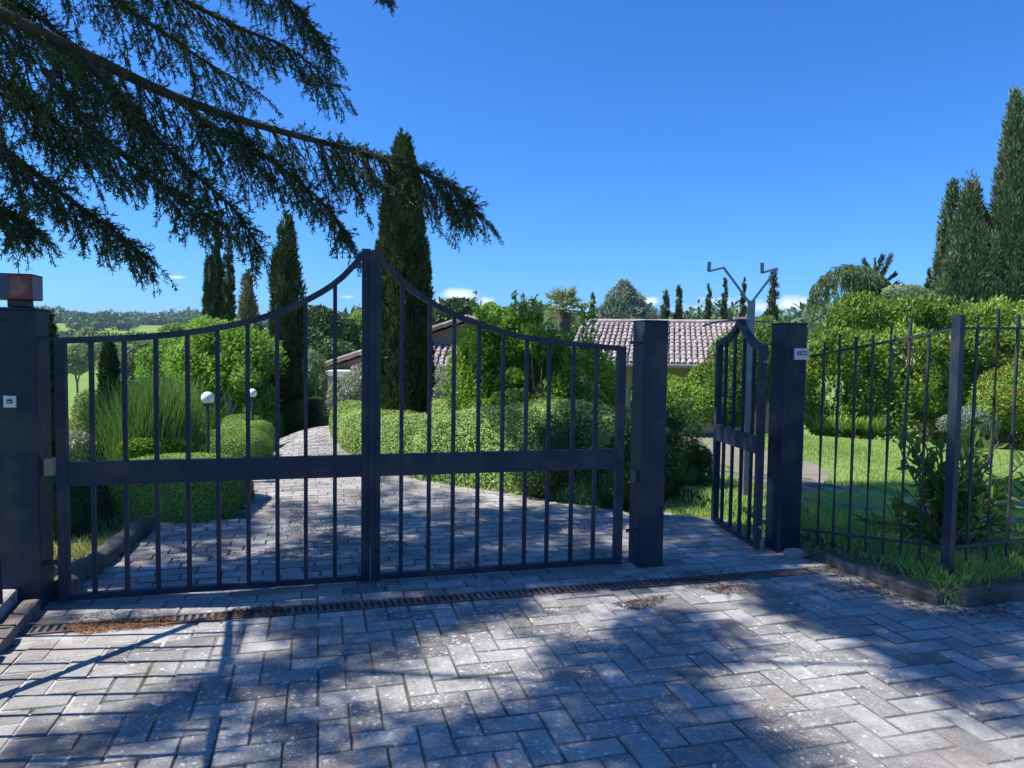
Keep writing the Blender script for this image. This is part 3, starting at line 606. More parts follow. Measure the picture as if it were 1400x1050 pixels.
o = lumpy_strip('stone_kerb', [(KA.x, KA.y), (KB.x+.02, KB.y+.02)], .13, .095, M['kerb'], .62, .022); tag(o, 'mossy dark stone kerb from doorbell pillar forward to corner', 'kerb')
o = lumpy_strip('stone_kerb', [(KB.x+.1, KB.y+.06), (KD.x, KD.y)], .14, .10, M['kerb'], .7, .022); tag(o, 'mossy dark stone kerb running right under the corner post railing', 'kerb')
o = lumpy_strip('brick_kerb', [PL+lk*.02-Vector((.05, 0, 0)), PL+lk*5-Vector((.05, 0, 0))], .10, .09, M['brick'], .22); tag(o, 'low brick kerb from left pillar along the paving edge', 'kerb')
o = lumpy_strip('stone_coping', [PL+lk*-.02-Vector((.25, 0, 0)), PL+lk*5-Vector((.25, 0, 0))], .24, .15, M['palestone'], .5); tag(o, 'pale stone coping beside the brick kerb at left edge', 'coping')
# rounded border log stones behind the gate
pts = [L3(.05, .22), G(92, 802), G(120, 790), G(150, 766), G(176, 745), G(208, 722)]
b = MB(); dens = []
for a, c_ in zip(pts[:-1], pts[1:]):
    for k in range(6): dens.append(a+(c_-a)*k/6)
for _ in range(2): dens = [dens[0]]+[(dens[i-1]+dens[i]*2+dens[i+1])/4 for i in range(1, len(dens)-1)]+[dens[-1]]
dens = [p+Vector((0, 0, .055+.008*random.uniform(-1, 1))) for p in dens]
b.tube(dens, [.085+.010*math.sin(i*1.3)+random.uniform(-.006, .006) for i in range(len(dens))], 12); o = b.build('border_kerb', M['kerb'], smooth=True); tag(o, 'rounded stone border curving behind the left gate leaf', 'kerb')
# rock
b = MB(); rc = G(1086, 766); b.core((rc.x, rc.y, .035), (.075, .055, .05), 3, .14, seed=3); o = b.build('rock', M['rock'], smooth=True); tag(o, 'rounded brown rock at the foot of doorbell pillar', 'rock')
# raised bed
b = MB(); nx, ny = 60, 40
xs = np.linspace(2.2, 9.5, nx); ys = np.linspace(4.3, 9.0, ny); XX, YY = np.meshgrid(xs, ys, indexing='ij'); ZZ = gz(XX, YY)+.004-.05*(verge(XX, YY) <= .001)+.01*nz(np.stack([XX, YY, 0*XX], -1)*4)*(verge(XX, YY) > .02)
i, j = np.meshgrid(np.arange(nx-1), np.arange(ny-1), indexing='ij'); q = np.stack([i*ny+j, (i+1)*ny+j, (i+1)*ny+j+1, i*ny+j+1], -1).reshape(-1, 4)
b.v.append(np.stack([XX, YY, ZZ], -1).reshape(-1, 3)); b.n = nx*ny; b.f.append(q); b.t.append(np.full(len(q), .5)); o = b.build('lawn_verge', M['soil'], smooth=True); tag(o, kind='structure')
# ------------------------------------------------------------------ grass
def blades(name, P, Lb, Wb, mat, label, cat='grass', lean=.35, tb=.45):
    b = MB(); Dr = np.concatenate([rng.standard_normal((len(P), 2))*lean, np.ones((len(P), 1))], 1); leaves(b, P, Dr, Lb, Wb, tint_of(P, 1.3, tb, .32, .24)); o = b.build(name, mat); return tag(o, label, cat, kind='stuff')
def scatter(n, x0, x1, y0, y1, fn=None):
    x = rng.uniform(x0, x1, n); y = rng.uniform(y0, y1, n); jx = .22*nz(np.stack([x, y, x*0], -1)*5); ok = ~pave_ok(x, y) & ~inpoly(x+jx, y+jx*1.5, gp)
    if fn is not None: ok &= fn(x, y)
    x = x[ok]; y = y[ok]; return np.stack([x, y, gz(x, y)], -1)
vis = lambda x, y: (x < .75*y+.4) & (x > -.75*y-.4)
P = np.concatenate([scatter(110000, 1.2, 7.5, 4.4, 9.5, vis), scatter(90000, 3, 14, 9.5, 17, vis)])
dn = nz(P*.9)+.5*nz(P*3.1); P = P[dn > -1.0]
blades('grass', P, .05+.02*np.clip(nz(P*2), -1, 1.5), .009, M['grass'], 'short green lawn grass behind the right railing')
P = scatter(26000, 2.2, 6, 4.3, 6.6, lambda x, y: (verge(x, y) > .03) & (nz(np.stack([x, y, x*0], -1)*3) > -.1)); blades('grass', P, .10, .010, M['grass'], 'longer shaded grass along the kerb below the railing', lean=.6)
P = scatter(60000, -12, -2.6, 4.5, 12, vis); blades('grass', P, .055, .010, M['grass'], 'grass around the shrubs left of the driveway')
P = scatter(9000, -4.5, -2.6, 4.4, 7.2, lambda x, y: nz(np.stack([x, y, x*0], -1)*4) > -.3); blades('grass', P, .14, .006, M['drygrass'], 'pale dry grass tufts beside the rounded stone border', lean=.5)
P = scatter(30000, -14, 14, -3, 20, lambda x, y: ~vis(x, y)); blades('grass', P, .07, .012, M['grass'], 'rough grass beyond the edges of the view')
# weeds in joints
n = 9000; js = P0 = None
s = rng.uniform(-1, 5.5, n); k = rng.integers(-22, 60, n); tt = k*PW; x = PL.x+gu.x*s+gn.x*tt; y = PL.y+gu.y*s+gn.y*tt
pp = np.stack([x, y, np.full(n, .012)], -1); ok = pave_ok(x, y) & (nz(pp*1.9) > .45); pp = pp[ok]; pp[:, 2] += tz(pp[:, 0], pp[:, 1])
blades('weeds', pp, .026, .006, M['drygrass'], 'small weeds growing in the joints of the paving', 'weeds', lean=.9)
# litter of needles
def litter(name, polys, n, mat, Ln, Wd, label, z=.029, sc=3.0, th=-.2):
    b = MB(); out = []
    for pl in polys:
        W_ = [G(*q) for q in pl]; xs = [q.x for q in W_]; ys = [q.y for q in W_]
        x = rng.uniform(min(xs), max(xs), n); y = rng.uniform(min(ys), max(ys), n); ok = inpoly(x, y, [(q.x, q.y) for q in W_]); out.append(np.stack([x[ok], y[ok], z+.004*rng.random(ok.sum())], -1))
    P = np.concatenate(out); P = P[nz(P*sc) > th]; Dr = rng.standard_normal((len(P), 3))*np.array((1, 1, .12)); leaves(b, P, Dr, Ln, Wd, rng.random(len(P)), flat=np.tile((0, 0, 1.), (len(P), 1))); o = b.build(name, mat); return tag(o, label, 'litter', kind='stuff')
litter('needle_litter', [[(24, 878), (80, 862), (150, 858), (235, 852), (235, 862), (150, 870), (60, 884), (28, 888)]], 5000, M['litter'], .028, .004, 'orange dry needles heaped along the drain by left kerb', th=-.5)
litter('leaf_litter', [[(230, 848), (380, 833), (470, 828), (460, 842), (330, 852), (235, 858)], [(90, 850), (500, 800), (700, 790), (700, 800), (400, 840), (90, 862)], [(840, 795), (1080, 775), (1220, 800), (1270, 835), (1150, 820), (900, 810)], [(400, 690), (540, 690), (560, 760), (380, 770)], [(130, 770), (320, 730), (380, 760), (140, 790)], [(840, 830), (1000, 805), (1000, 830), (850, 850)]], 5200, M['browndebris'], .022, .005, 'brown leaf and needle debris scattered over the paving', th=.05, sc=5)
x = rng.uniform(2.2, 6.5, 16000); y = rng.uniform(4.2, 6.6, 16000); vg = verge(x, y); d_k = np.minimum(1, vg/.13); ok = (x < 7) & (np.abs(((x-KA.x)*(KA.y-KB.y)+(y-KA.y)*(KB.x-KA.x))/(KB-KA).length) < .30+.1*nz(np.stack([x, y, x*0], -1)*4)) & (y > 4.25) & (y < 5.7) | ((y < 4.42+.307*(x-2.68)+.28) & (y > 4.42+.307*(x-2.68)-.18+.06*nz(np.stack([x, y, x*0], -1)*3)) & (x > 2.6))
x = x[ok]; y = y[ok]; zz = np.where(verge(x, y) > .001, .118, .03)+.012*rng.random(len(x)); P = np.stack([x, y, zz], -1); Dr = rng.standard_normal((len(P), 3))*np.array((1, 1, .25)); b = MB(); leaves(b, P, Dr, .028, .007, rng.random(len(P))); o = b.build('leaf_litter', M['browndebris']); tag(o, 'brown needles and soil spilled over the stone kerb at right', 'litter', kind='stuff')
P = scatter(16000, 2.2, 14, 5, 16, lambda x, y: vis(x, y) & (nz(np.stack([x, y, x*0], -1)*1.7) > .1)); blades('grass', P, .045, .010, M['drygrass'], 'yellowed dry blades scattered through the lawn', lean=.6)
# ------------------------------------------------------------------ plants: generators
def cypress_mesh(mb, x, y, z0, h, r, n=9000, L=.11, W=.035, seed=0, lean=(0, 0), prof=.62, tb=.45, core=.80, rag=.24):
    def rad(t_): return r*np.clip((t_+.04)/.22, 0, 1)**.5*np.clip((1-t_)/prof, 0, 1)**(.58 if prof < .7 else .85)*1.04
    def pt(t_, a, k):
        lump = 1+rag*(.55*nz(np.stack([np.cos(a)*1.6+seed, np.sin(a)*1.6, t_*h*1.1/max(r, .3)*.5], -1))+.6*nz(np.stack([np.cos(a)*4.5+seed, np.sin(a)*4.5, t_*h*3.0/max(r, .3)*.5+seed], -1)))
        q = rad(t_)*lump*k; return np.stack([x+np.cos(a)*q+lean[0]*t_*h, y+np.sin(a)*q+lean[1]*t_*h, z0+t_*h], -1)
    nt_ = max(260, n//34); tq = rng.random(nt_*3); tq = tq[rng.random(len(tq)) < (rad(tq)/r+.12)][:nt_]; ta = rng.random(len(tq))*6.283; tk = .84+.14*rng.random(len(tq)); C_ = pt(tq, ta, tk)
    pick = rng.integers(0, len(tq), n); sz = .15*r+.05*min(1, r*2); off = rnd(n)*np.array((sz, sz, sz*2.6))*(rng.random(n)**.5)[:, None]; P = C_[pick]+off; Nn = np.stack([np.cos(ta[pick]), np.sin(ta[pick]), .25+0*pick], -1)
    P = P+np.array((lean[0], lean[1], 0))*0; Dr = Nn*.45+off/sz*.35+rnd(n)*.3+np.array((0, 0, .85)); tt_ = np.clip(tb+.32*rng.standard_normal(len(tq)), 0, 1)[pick]
    leaves(mb, P, Dr, L, W, tt_+.12*rng.standard_normal(n), flat=Nn)
    nz_, na = 26, 18; tt, aa = np.meshgrid(np.linspace(0, .985, nz_), np.linspace(0, 6.283, na, endpoint=False), indexing='ij'); V = pt(tt.ravel(), aa.ravel(), core)
    Fs = [(i*na+j, i*na+(j+1) % na, (i+1)*na+(j+1) % na, (i+1)*na+j) for i in range(nz_-1) for j in range(na)]; mb.add(V, Fs, list(np.clip(.4+.2*rng.standard_normal(len(Fs)), 0, 1)))
def trunk(mb, x, y, z0, h, r, lean=(0, 0)): mb.tube([(x, y, z0-.1), (x+lean[0]*.3, y, z0+h*.3), (x+lean[0], y+lean[1], z0+h)], [r*1.25, r, r*.6], 9)
def cypress(px, py_top, Y, wpx, label, mat='cypress', group=None, n=9000, L=.11, W=.035, z0=None, seed=0, extra=(), rag=.2, lean=(0, 0), blunt=.62):
    top = D(px, py_top, Y); x = top.x; zg = float(tz(x, Y)) if z0 is None else z0; h_ = top.z-zg; r = wpx*Y/F/2/1.1; h_ -= .25*r+.03
    t = thing('cypress', (x, Y, zg), label, 'cypress', group); b = MB(); cypress_mesh(b, x-lean[0]*h_, Y, zg+.18, h_-.18, r, n, L, W, seed, rag=rag, lean=lean, prof=blunt)
    for (dx, dy, hh, rr) in extra: cypress_mesh(b, x+dx, Y+dy, zg+.15, h_*hh, rr, n//2, L, W, seed+3, rag=rag, prof=blunt)
    b.build('crown', M[mat], t); b = MB(); trunk(b, x-lean[0]*h_, Y, zg, h_*.4, max(.05, r*.22)); b.build('trunk', M['bark'], t); return t
def shrub(name, cat, label, ells, mat, n, L, W, group=None, core=.8, stems=True, zg=None, **kw):
    c0 = ells[0][0]; zg = float(gz(c0[0], c0[1])) if zg is None else zg
    t = thing(name, (c0[0], c0[1], zg), label, cat, group); b = MB(); foliage(b, ells, n, L, W, core=core, zmin=zg-.02, **kw); b.build('foliage', M[mat], t)
    if stems:
        b = MB()
        for (c, r) in ells[:8]: b.tube([(c0[0], c0[1], zg-.05), ((c0[0]+c[0])/2, (c0[1]+c[1])/2, (zg+c[2])/2), tuple(c)], [.03, .02, .01], 6)
        b.build('stem', M['bark'], t)
    return t
def E(px, py, Y, wpx, hpx, dpt=None):           # ellipsoid seen as wpx x hpx at pixel centre, at depth Y
    c = D(px, py, Y); rx = wpx*Y/F/2; rz = hpx*Y/F/2; return ((c.x, c.y, c.z), (rx, dpt if dpt else (rx+rz)/2, rz))
def cluster(px0, px1, py0, py1, Y, k, r0_, r1_, yj=.5, seed=0, edge=None):
    rd = random.Random(seed); out = []
    while len(out) < k:
        x = rd.uniform(px0, px1); y = rd.uniform(py0, py1); x = min(max(x, px0+r0_*F/Y*.9), px1-r0_*F/Y*.9)
        if edge and not edge(x, y): continue
        r = rd.uniform(r0_, r1_); rp = r*F/Y*.9; y = max(y, py0+rp) if edge is None else y+rp*.8; c = D(x, y, Y+rd.uniform(-yj, yj)); out.append(((c.x, c.y, c.z), (r, r, r*rd.uniform(.8, 1.1))))
    return out
def tree(name, cat, label, ells, mat, n, L, W, tr=.09, core=0, group=None, bark='bark_grey', zg=None, base=None, **kw):
    cx_ = sum(e[0][0] for e in ells)/len(ells); cy_ = sum(e[0][1] for e in ells)/len(ells)
    if base: cx_, cy_ = base
    zg = float(tz(cx_, cy_)) if zg is None else zg; zc_ = min(e[0][2] for e in ells)
    t = thing(name, (cx_, cy_, zg), label, cat, group); b = MB(); foliage(b, ells, n, L, W, core=core, lo=.35 if not core else .8, **kw); b.build('crown', M[mat], t)
    b = MB(); zm = zg+(zc_-zg)*.6; b.tube([(cx_, cy_, zg-.1), (cx_+.03, cy_, (zg+zm)/2), (cx_, cy_, zm)], [tr*1.3, tr, tr*.8], 9)
    for (c, r) in ells[:26]: mid = ((cx_+c[0])/2+random.uniform(-.1, .1)*r[0], (cy_+c[1])/2, (zm+c[2])/2+.1*(c[2]-zm)); b.tube([(cx_, cy_, zm-.05), mid, tuple(c)], [tr*.6, tr*.35, tr*.12], 6)
    b.build('trunk', M[bark], t); return t
def hedge(name, label, pts, widths, heights, mat, n, L, W, cat='hedge', group=None, rnd_=.16, lump=.03):
    """pts: plan centre line; heights and widths per point"""
    pts = np.array([(p[0], p[1]) for p in pts]); seg = np.linalg.norm(np.diff(pts, axis=0), axis=1); cum = np.concatenate([[0], np.cumsum(seg)]); Ltot = cum[-1]
    def frame(s):
        x = np.interp(s, cum, pts[:, 0]); y = np.interp(s, cum, pts[:, 1]); e = .05; dx = np.interp(s+e, cum, pts[:, 0])-np.interp(s-e, cum, pts[:, 0]); dy = np.interp(s+e, cum, pts[:, 1])-np.interp(s-e, cum, pts[:, 1])
        nn = np.hypot(dx, dy); return x, y, dx/nn, dy/nn, np.interp(s, cum, widths), np.interp(s, cum, heights)
    pw = 4.0
    def pt(s, a, k):                            # a in 0..pi over the top
        x, y, dx, dy, w_, h_ = frame(s); ew = w_/2; ed = np.minimum(s, Ltot-s); endk = np.clip(ed/(ew*.9)+.02, 0, 1); endk = (1-(1-endk)**3)**(1/3)
        c = np.cos(a); sn = np.sin(a); rr = (np.abs(c)**pw+np.abs(sn)**pw)**(-1/pw)
        q = c*rr*ew*k*endk; zz = np.maximum(sn*rr, 0)*h_*k*(endk**.5)
        lp = 1+lump*nz(np.stack([x+q, y, zz], -1)*3.2); q = q*lp; zz = zz*lp
        X_ = x-dy*q; Y_ = y+dx*q; return np.stack([X_, Y_, tz(X_, Y_)+zz], -1), np.stack([-dy*c, dx*c, sn], -1)
    s = rng.random(n)*Ltot; a = rng.random(n)*math.pi; k = .93+.13*rng.random(n); P, Nn = pt(s, a, k)
    b = MB(); D_ = rnd(n); Dr = D_-Nn*((D_*Nn).sum(-1, keepdims=True)*.7)+.3*Nn; leaves(b, P, Dr, L, W, tint_of(P, 1.6), flat=Nn)
    ns, na = max(12, int(Ltot*5)), 14; S_, A_ = np.meshgrid(np.linspace(0.01, Ltot-.01, ns), np.linspace(0, math.pi, na), indexing='ij'); V, _ = pt(S_.ravel(), A_.ravel(), .94)
    Fs = [(i*na+j, i*na+j+1, (i+1)*na+j+1, (i+1)*na+j) for i in range(ns-1) for j in range(na-1)]; b.add(V, Fs, list(np.clip(.4+.2*rng.standard_normal(len(Fs)), 0, 1)))
    o = b.build(name, M[mat]); tag(o, label, cat, group); return o
# ------------------------------------------------------------------ left side planting
g = 'cypresses standing left of the driveway'
cypress(148, 464, 8.9, 27, 'slim dark young cypress behind the left gate leaf near broom shrub', 'cypress_dark', n=9000, L=.07, W=.022, seed=1, lean=(-.01, 0))
cypress(66, 424, 7.0, 24, 'dark narrow cypress half hidden right behind the leftmost pillar', 'cypress_dark', n=7000, L=.07, W=.022, seed=2)
# broom
YB = 8.8; c = D(214, 610, YB); zg = float(tz(c.x, YB)); t = thing('broom_shrub', (c.x, YB, zg), 'upright feathery green broom shrub between slim cypress and globe lamp', 'shrub'); b = MB()
n = 7500; a = rng.random(n)*6.283; el = rng.uniform(.0, .52, n)**.9; Lb = rng.uniform(.45, 1.12, n)*(1-.12*el)
base = np.stack([c.x+.16*rng.standard_normal(n), YB+.28*rng.standard_normal(n), np.full(n, zg)+rng.random(n)*.3], -1)
dr = np.stack([np.sin(el)*np.cos(a), np.sin(el)*np.sin(a)*.8, np.cos(el)], -1); tn = tint_of(base, 3, .45)
for k in range(3):
    p0 = base+dr*(Lb*k*.33)[:, None]; side = unit(np.cross(dr, rnd(n)))*.0025; p1 = base+dr*(Lb*(k+1)*.33)[:, None]; b.quads(np.stack([p0-side, p0+side, p1+side*(.7), p1-side*.7], 1), np.clip(tn, 0, 1)); dr = unit(dr+np.array((0, 0, .16))+.10*rng.standard_normal((n, 3)))
b.build('foliage', M['broom'], t); b = MB()
for k in range(9): b.tube([(c.x+random.uniform(-.1, .1), YB+random.uniform(-.1, .1), zg-.05), (c.x+random.uniform(-.4, .4), YB+random.uniform(-.2, .2), zg+.5)], [.02, .009], 5)
b.build('stem', M['bark_grey'], t)
shrub('shrub', 'shrub', 'pale variegated shrub left of the slim dark cypress', [E(122, 566, 10.4, 32, 70), E(112, 592, 10.2, 30, 40)], 'variegated', 5000, .055, .022, core=.7)
shrub('shrub', 'shrub', 'low grey-green shrub behind left gate stile under variegated shrub', [E(106, 612, 8.2, 52, 46), E(84, 622, 8.1, 36, 36), E(128, 628, 8.3, 30, 30)], 'silver', 5000, .04, .014, core=.75)
shrub('shrub', 'shrub', 'dark round bush on the sloping field seen beside leftmost pillar', [E(92, 598, 16, 40, 44), E(70, 600, 16, 40, 50)], 'boxdark', 3000, .12, .05, core=.85)
shrub('shrub', 'shrub', 'low yellow-green leafy clump under the feathery broom shrub', [E(190, 612, 8.0, 60, 26), E(235, 612, 8.4, 50, 24), E(262, 600, 9.6, 40, 22)], 'bright', 6000, .045, .025, core=.7)
# clipped hedges along left edge
def boxhedge(label, px, py_top, Yf, Yb, wpx, z_top, mat='box', n=16000, pw=3.2, L=.022, W=.012, name='clipped_bush', topmat=None, zb=None):
    Yc = (Yf+Yb)/2; cx_ = (px-700)/F*Yc; rx = wpx*Yc/F/2; ry = (Yb-Yf)/2; zg = float(tz(cx_, Yc)) if zb is None else zb; hh = z_top-zg
    def surf(d, k):
        s_ = (np.abs(d)**pw).sum(-1, keepdims=True)**(-1/pw); q = d*s_*k*np.array((rx, ry, hh)); lp = 1+.025*nz((q+np.array((cx_, Yc, zg)))*4)[..., None]
        return q*lp+np.array((cx_, Yc, zg))
    d = rnd(n*2); d = d[d[:, 2] > -.03][:n]; P = surf(d, (.96+.06*rng.random(len(d)))[:, None]); Nn = unit(d**3/np.array((rx, ry, hh))); b = MB(); D_ = rnd(len(P)); leaves(b, P, D_-Nn*((D_*Nn).sum(-1, keepdims=True)*.75)+.28*Nn, L, W, tint_of(P, 2.2, .5), flat=Nn)
    bm = bmesh.new(); bmesh.ops.create_icosphere(bm, subdivisions=4, radius=1); V = np.array([v.co[:] for v in bm.verts]); Fs = [tuple(v.index for v in f_.verts) for f_ in bm.faces if f_.calc_center_median().z > -.1]; bm.free()
    b.add(surf(V, .955), Fs, list(np.clip(.4+.2*rng.standard_normal(len(Fs)), 0, 1))); o = b.build(name, M[mat]); tag(o, label, 'clipped bush', 'clipped box bushes along the left edge of the driveway'); return o
boxhedge('largest clipped box bush, nearest the gate beside rounded stone border', 238, 620, 6.25, 7.5, 180, .475, 'box', 42000, 4.2, .024, .013)
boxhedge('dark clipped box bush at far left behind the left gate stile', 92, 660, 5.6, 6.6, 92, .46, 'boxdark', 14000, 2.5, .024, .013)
boxhedge('flat clipped box bush, second from gate beside the globe lamp post', 305, 590, 9.9, 10.9, 120, .31, 'box', 22000, 4.2, .022, .013)
boxhedge('rounded clipped box bush, third from gate, just past the flat one', 334, 575, 11.0, 12.3, 66, .30, 'box', 14000, 4, .024, .014)
boxhedge('small rounded clipped box bush, fourth from gate in its row', 330, 566, 12.5, 13.4, 54, .28, 'box', 8000, 4, .024, .014)
boxhedge('clipped box bush with domed top, fifth from gate in its row', 351, 556, 13.6, 15.2, 54, .29, 'box', 9000, 4, .026, .015)
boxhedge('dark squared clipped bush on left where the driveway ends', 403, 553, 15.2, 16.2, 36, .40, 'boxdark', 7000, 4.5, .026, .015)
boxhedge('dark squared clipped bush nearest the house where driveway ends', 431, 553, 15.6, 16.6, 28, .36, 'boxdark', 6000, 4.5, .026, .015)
# globe lamps
def globe(px, py, Y, rpx, label):
    c = D(px, py, Y); zg = float(tz(c.x, Y)); r = rpx*Y/F; t = thing('garden_lamp', (c.x, Y, zg), label, 'garden lamp', 'white globe garden lamps'); bm = bmesh.new(); bmesh.ops.create_uvsphere(bm, u_segments=32, v_segments=20, radius=r)
    bmesh.ops.translate(bm, verts=bm.verts, vec=c); [setattr(f_, 'smooth', True) for f_ in bm.faces]; me = bpy.data.meshes.new('globe'); bm.to_mesh(me); bm.free(); link('globe', me, M['globe'], t)
    b = MB(); b.tube([(c.x, Y, zg), (c.x, Y, c.z-r*1.2)], .02, 8); b.build('post', M['dark'], t); b = MB(); b.tube([(c.x, Y, c.z-r*1.35), (c.x, Y, c.z-r*.9)], [.045, .055], 12); b.build('collar', M['dark'], t)
    b = MB(); b.tube([(c.x, Y, zg-.01), (c.x, Y, zg+.03)], .06, 12); b.build('foot', M['dark'], t)
globe(284, 544, 8.1, 8.6, 'white globe lamp on dark post, nearer and larger of two')
globe(345, 537.5, 12.2, 6.2, 'white globe lamp half hidden by a gate bar, farther one')
# trees left
tree('broadleaf_tree', 'tree', 'bright green broadleaf tree left of driveway behind the globe lamps', cluster(262, 370, 440, 520, 15, 22, .32, .56, .9, 4)+cluster(236, 372, 470, 545, 14.6, 18, .22, .42, .7, 5)+cluster(250, 375, 500, 575, 14.2, 14, .22, .36, .5, 6), 'tree', 60000, .085, .05, .09, zg=0.0, lump=.3, base=(-5.4, 14), hi=1.1, tb=.5)
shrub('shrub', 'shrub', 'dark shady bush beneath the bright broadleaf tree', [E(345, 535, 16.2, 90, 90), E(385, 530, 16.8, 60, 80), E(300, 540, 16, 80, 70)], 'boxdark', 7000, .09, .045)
shrub('shrub', 'shrub', 'grey-green loose shrub between big cypress base and pink wall', [E(425, 520, 17.5, 38, 76), E(408, 505, 17.8, 40, 50), E(432, 552, 17.2, 26, 40)], 'olive', 6000, .08, .03, core=.6)
shrub('silver_shrub', 'shrub', 'silvery shrub left of the tallest cypress in front of wall', [E(478, 545, 15.2, 58, 60), E(500, 530, 15.4, 50, 60), E(455, 560, 15.5, 30, 34)], 'silver', 9000, .07, .022, core=.7)
shrub('silver_shrub', 'shrub', 'silvery olive-like shrub right of tallest cypress below the tiled roof', [E(596, 545, 14.2, 56, 70), E(580, 525, 14.4, 40, 50), E(622, 560, 14, 50, 50), E(608, 518, 14.6, 40, 36)], 'silver', 11000, .07, .022, core=.65)
cypress(391, 291, 15.6, 43, 'broad dark cypress left of the gate centre beyond the driveway', 'cypress', n=18000, L=.10, W=.032, seed=5, blunt=.4)
# tallest: two-stemmed
cypress(552, 178, 11.6, 54, 'tallest cypress behind the gate peak, crossed by cedar bough tip', 'cypress', n=30000, L=.085, W=.026, seed=8, extra=((.18, .25, .74, .20), (-.18, .05, .80, .22), (.02, -.10, .93, .25)), lean=(.006, 0), rag=.26, blunt=.32)
g = 'group of three dark cypresses left of the driveway'
cypress(287, 343, 21, 25, 'leftmost and shortest of the three dark grouped cypresses', 'cypress_dark', g, 7000, .13, .04, seed=11)
cypress(297, 300, 22, 24, 'middle and tallest of the three dark grouped cypresses', 'cypress_dark', g, 8000, .13, .04, seed=12)
cypress(312, 328, 21.5, 19, 'right-hand slender one of the three dark grouped cypresses', 'cypress_dark', g, 6000, .13, .04, seed=13)
cypress(340, 361, 25, 32, 'small brownish conifer right of the three grouped dark cypresses', 'brownconifer', n=7000, L=.16, W=.05, seed=15, rag=.5)
# right of driveway: long hedge
def tp(px, py): q = G(px, py); return q
hl = [(-2.75, 13.3), (-2.35, 11.8), (-1.55, 10.0), (-.75, 8.95), (.15, 8.3), (.95, 7.85), (1.5, 7.75)]
hedge('hedge', 'long clipped hedge curving along right side of the driveway', hl, [1.0, 1.0, 1.1, 1.2, 1.2, 1.1, 1.0], [.52, .52, .56, .72, .90, .90, .85], 'hedge', 90000, .038, .020, lump=.05)
hedge('hedge', 'second clipped hedge running behind the long one under silvery shrubs', [(-1.7, 13.5), (-.4, 12.2), (1.4, 11.2)], [1.0, 1.0, 1.0], [.58, .60, .62], 'hedge', 22000, .034, .018)
shrub('juniper_bush', 'shrub', 'dark spreading juniper bush behind the pillar beside pedestrian gate', [((1.55, 7.6, .42), (.42, .4, .44)), ((1.85, 7.75, .25), (.34, .36, .3)), ((1.25, 7.45, .45), (.34, .34, .42)), ((1.6, 7.55, .72), (.24, .26, .2)), ((1.1, 7.2, .25), (.3, .25, .3)), ((2.0, 7.7, .45), (.14, .2, .12))], 'boxdark', 22000, .055, .013, core=.75, lump=.3, lsc=6)
shrub('shade_bulge', 'shrub', 'rounded hedge bulge behind right leaf, cedar shade put into its dark colour', [((.52, 7.6, .45), (.42, .36, .43)), ((.35, 7.55, .3), (.35, .3, .3))], 'boxdark', 14000, .032, .015, core=.86)  # added bulge in dark foliage colour, stands in for cedar shade on the hedge
# bright tall shrubs centre
def edgeC(x, y): return y > np.interp(x, [628, 650, 680, 712, 735, 760, 800, 845], [500, 430, 445, 418, 440, 450, 470, 500])
tree('tall_shrub', 'shrub', 'tall bright green shrub with pointed shoots, left of the palm', cluster(630, 720, 415, 570, 10.8, 30, .16, .32, .5, 21, edgeC), 'bright', 30000, .075, .034, .035, zg=0, base=(-.2, 10.8), upb=.5, hi=1.15, lump=.3, gsc=4.5, gth=-.3)
tree('tall_shrub', 'shrub', 'tall bright green shrub in front of palm trunk, behind hedge', cluster(700, 790, 430, 575, 10.4, 30, .16, .32, .5, 22, edgeC), 'bright', 30000, .075, .034, .035, zg=0, base=(.4, 10.4), upb=.5, hi=1.15, lump=.3, gsc=4.5, gth=-.3)
tree('tall_shrub', 'shrub', 'bright green shrub covering left end of the tiled roof', cluster(770, 850, 470, 580, 11.2, 24, .16, .30, .5, 23, edgeC), 'bright', 22000, .075, .034, .035, zg=0, base=(1.2, 11.2), upb=.5, hi=1.15, lump=.3, gsc=4.5, gth=-.3)
tree('tall_shrub', 'shrub', 'dense bright shrub between the gabled house and left of the palm', cluster(632, 716, 455, 585, 10.9, 30, .16, .30, .4, 26, lambda x, y: True), 'bright', 26000, .075, .036, .035, zg=0, base=(-.45, 10.9), upb=.4, hi=1.12, lump=.3)
t = thing('climbing_shoots', (-.1, 10.6, 0), 'long arching leafy shoots rising above the bright shrubs', 'shoots'); b = MB(); bs = MB()
for (x0, y0, x1, y1) in ((655, 470, 648, 405), (662, 460, 664, 420), (690, 470, 706, 404), (715, 470, 716, 415), (730, 460, 742, 418), (742, 470, 728, 410), (795, 480, 800, 415), (805, 490, 812, 422), (700, 460, 695, 425), (676, 480, 678, 430), (636, 500, 632, 452)):
    a_ = D(x0, y0, 10.6); c_ = D(x1, y1, 10.5); k = 90; f_ = rng.random(k)[:, None]; P = np.array(a_)*(1-f_)+np.array(c_)*f_+.035*rng.standard_normal((k, 3)); leaves(b, P, rnd(k)+np.array((0, 0, .5)), .08, .036, .5+.25*rng.standard_normal(k)); bs.tube([a_, c_], [.008, .003], 5)
b.build('foliage', M['bright'], t); bs.build('stem', M['bark'], t)
shrub('shrub', 'shrub', 'olive-leaved shrub low behind the hedge under bright shrubs', [E(700, 560, 9.9, 70, 60), E(660, 570, 10, 60, 50), E(745, 565, 9.8, 60, 50), E(800, 560, 10, 60, 60)], 'laurel', 12000, .06, .028, core=.6)
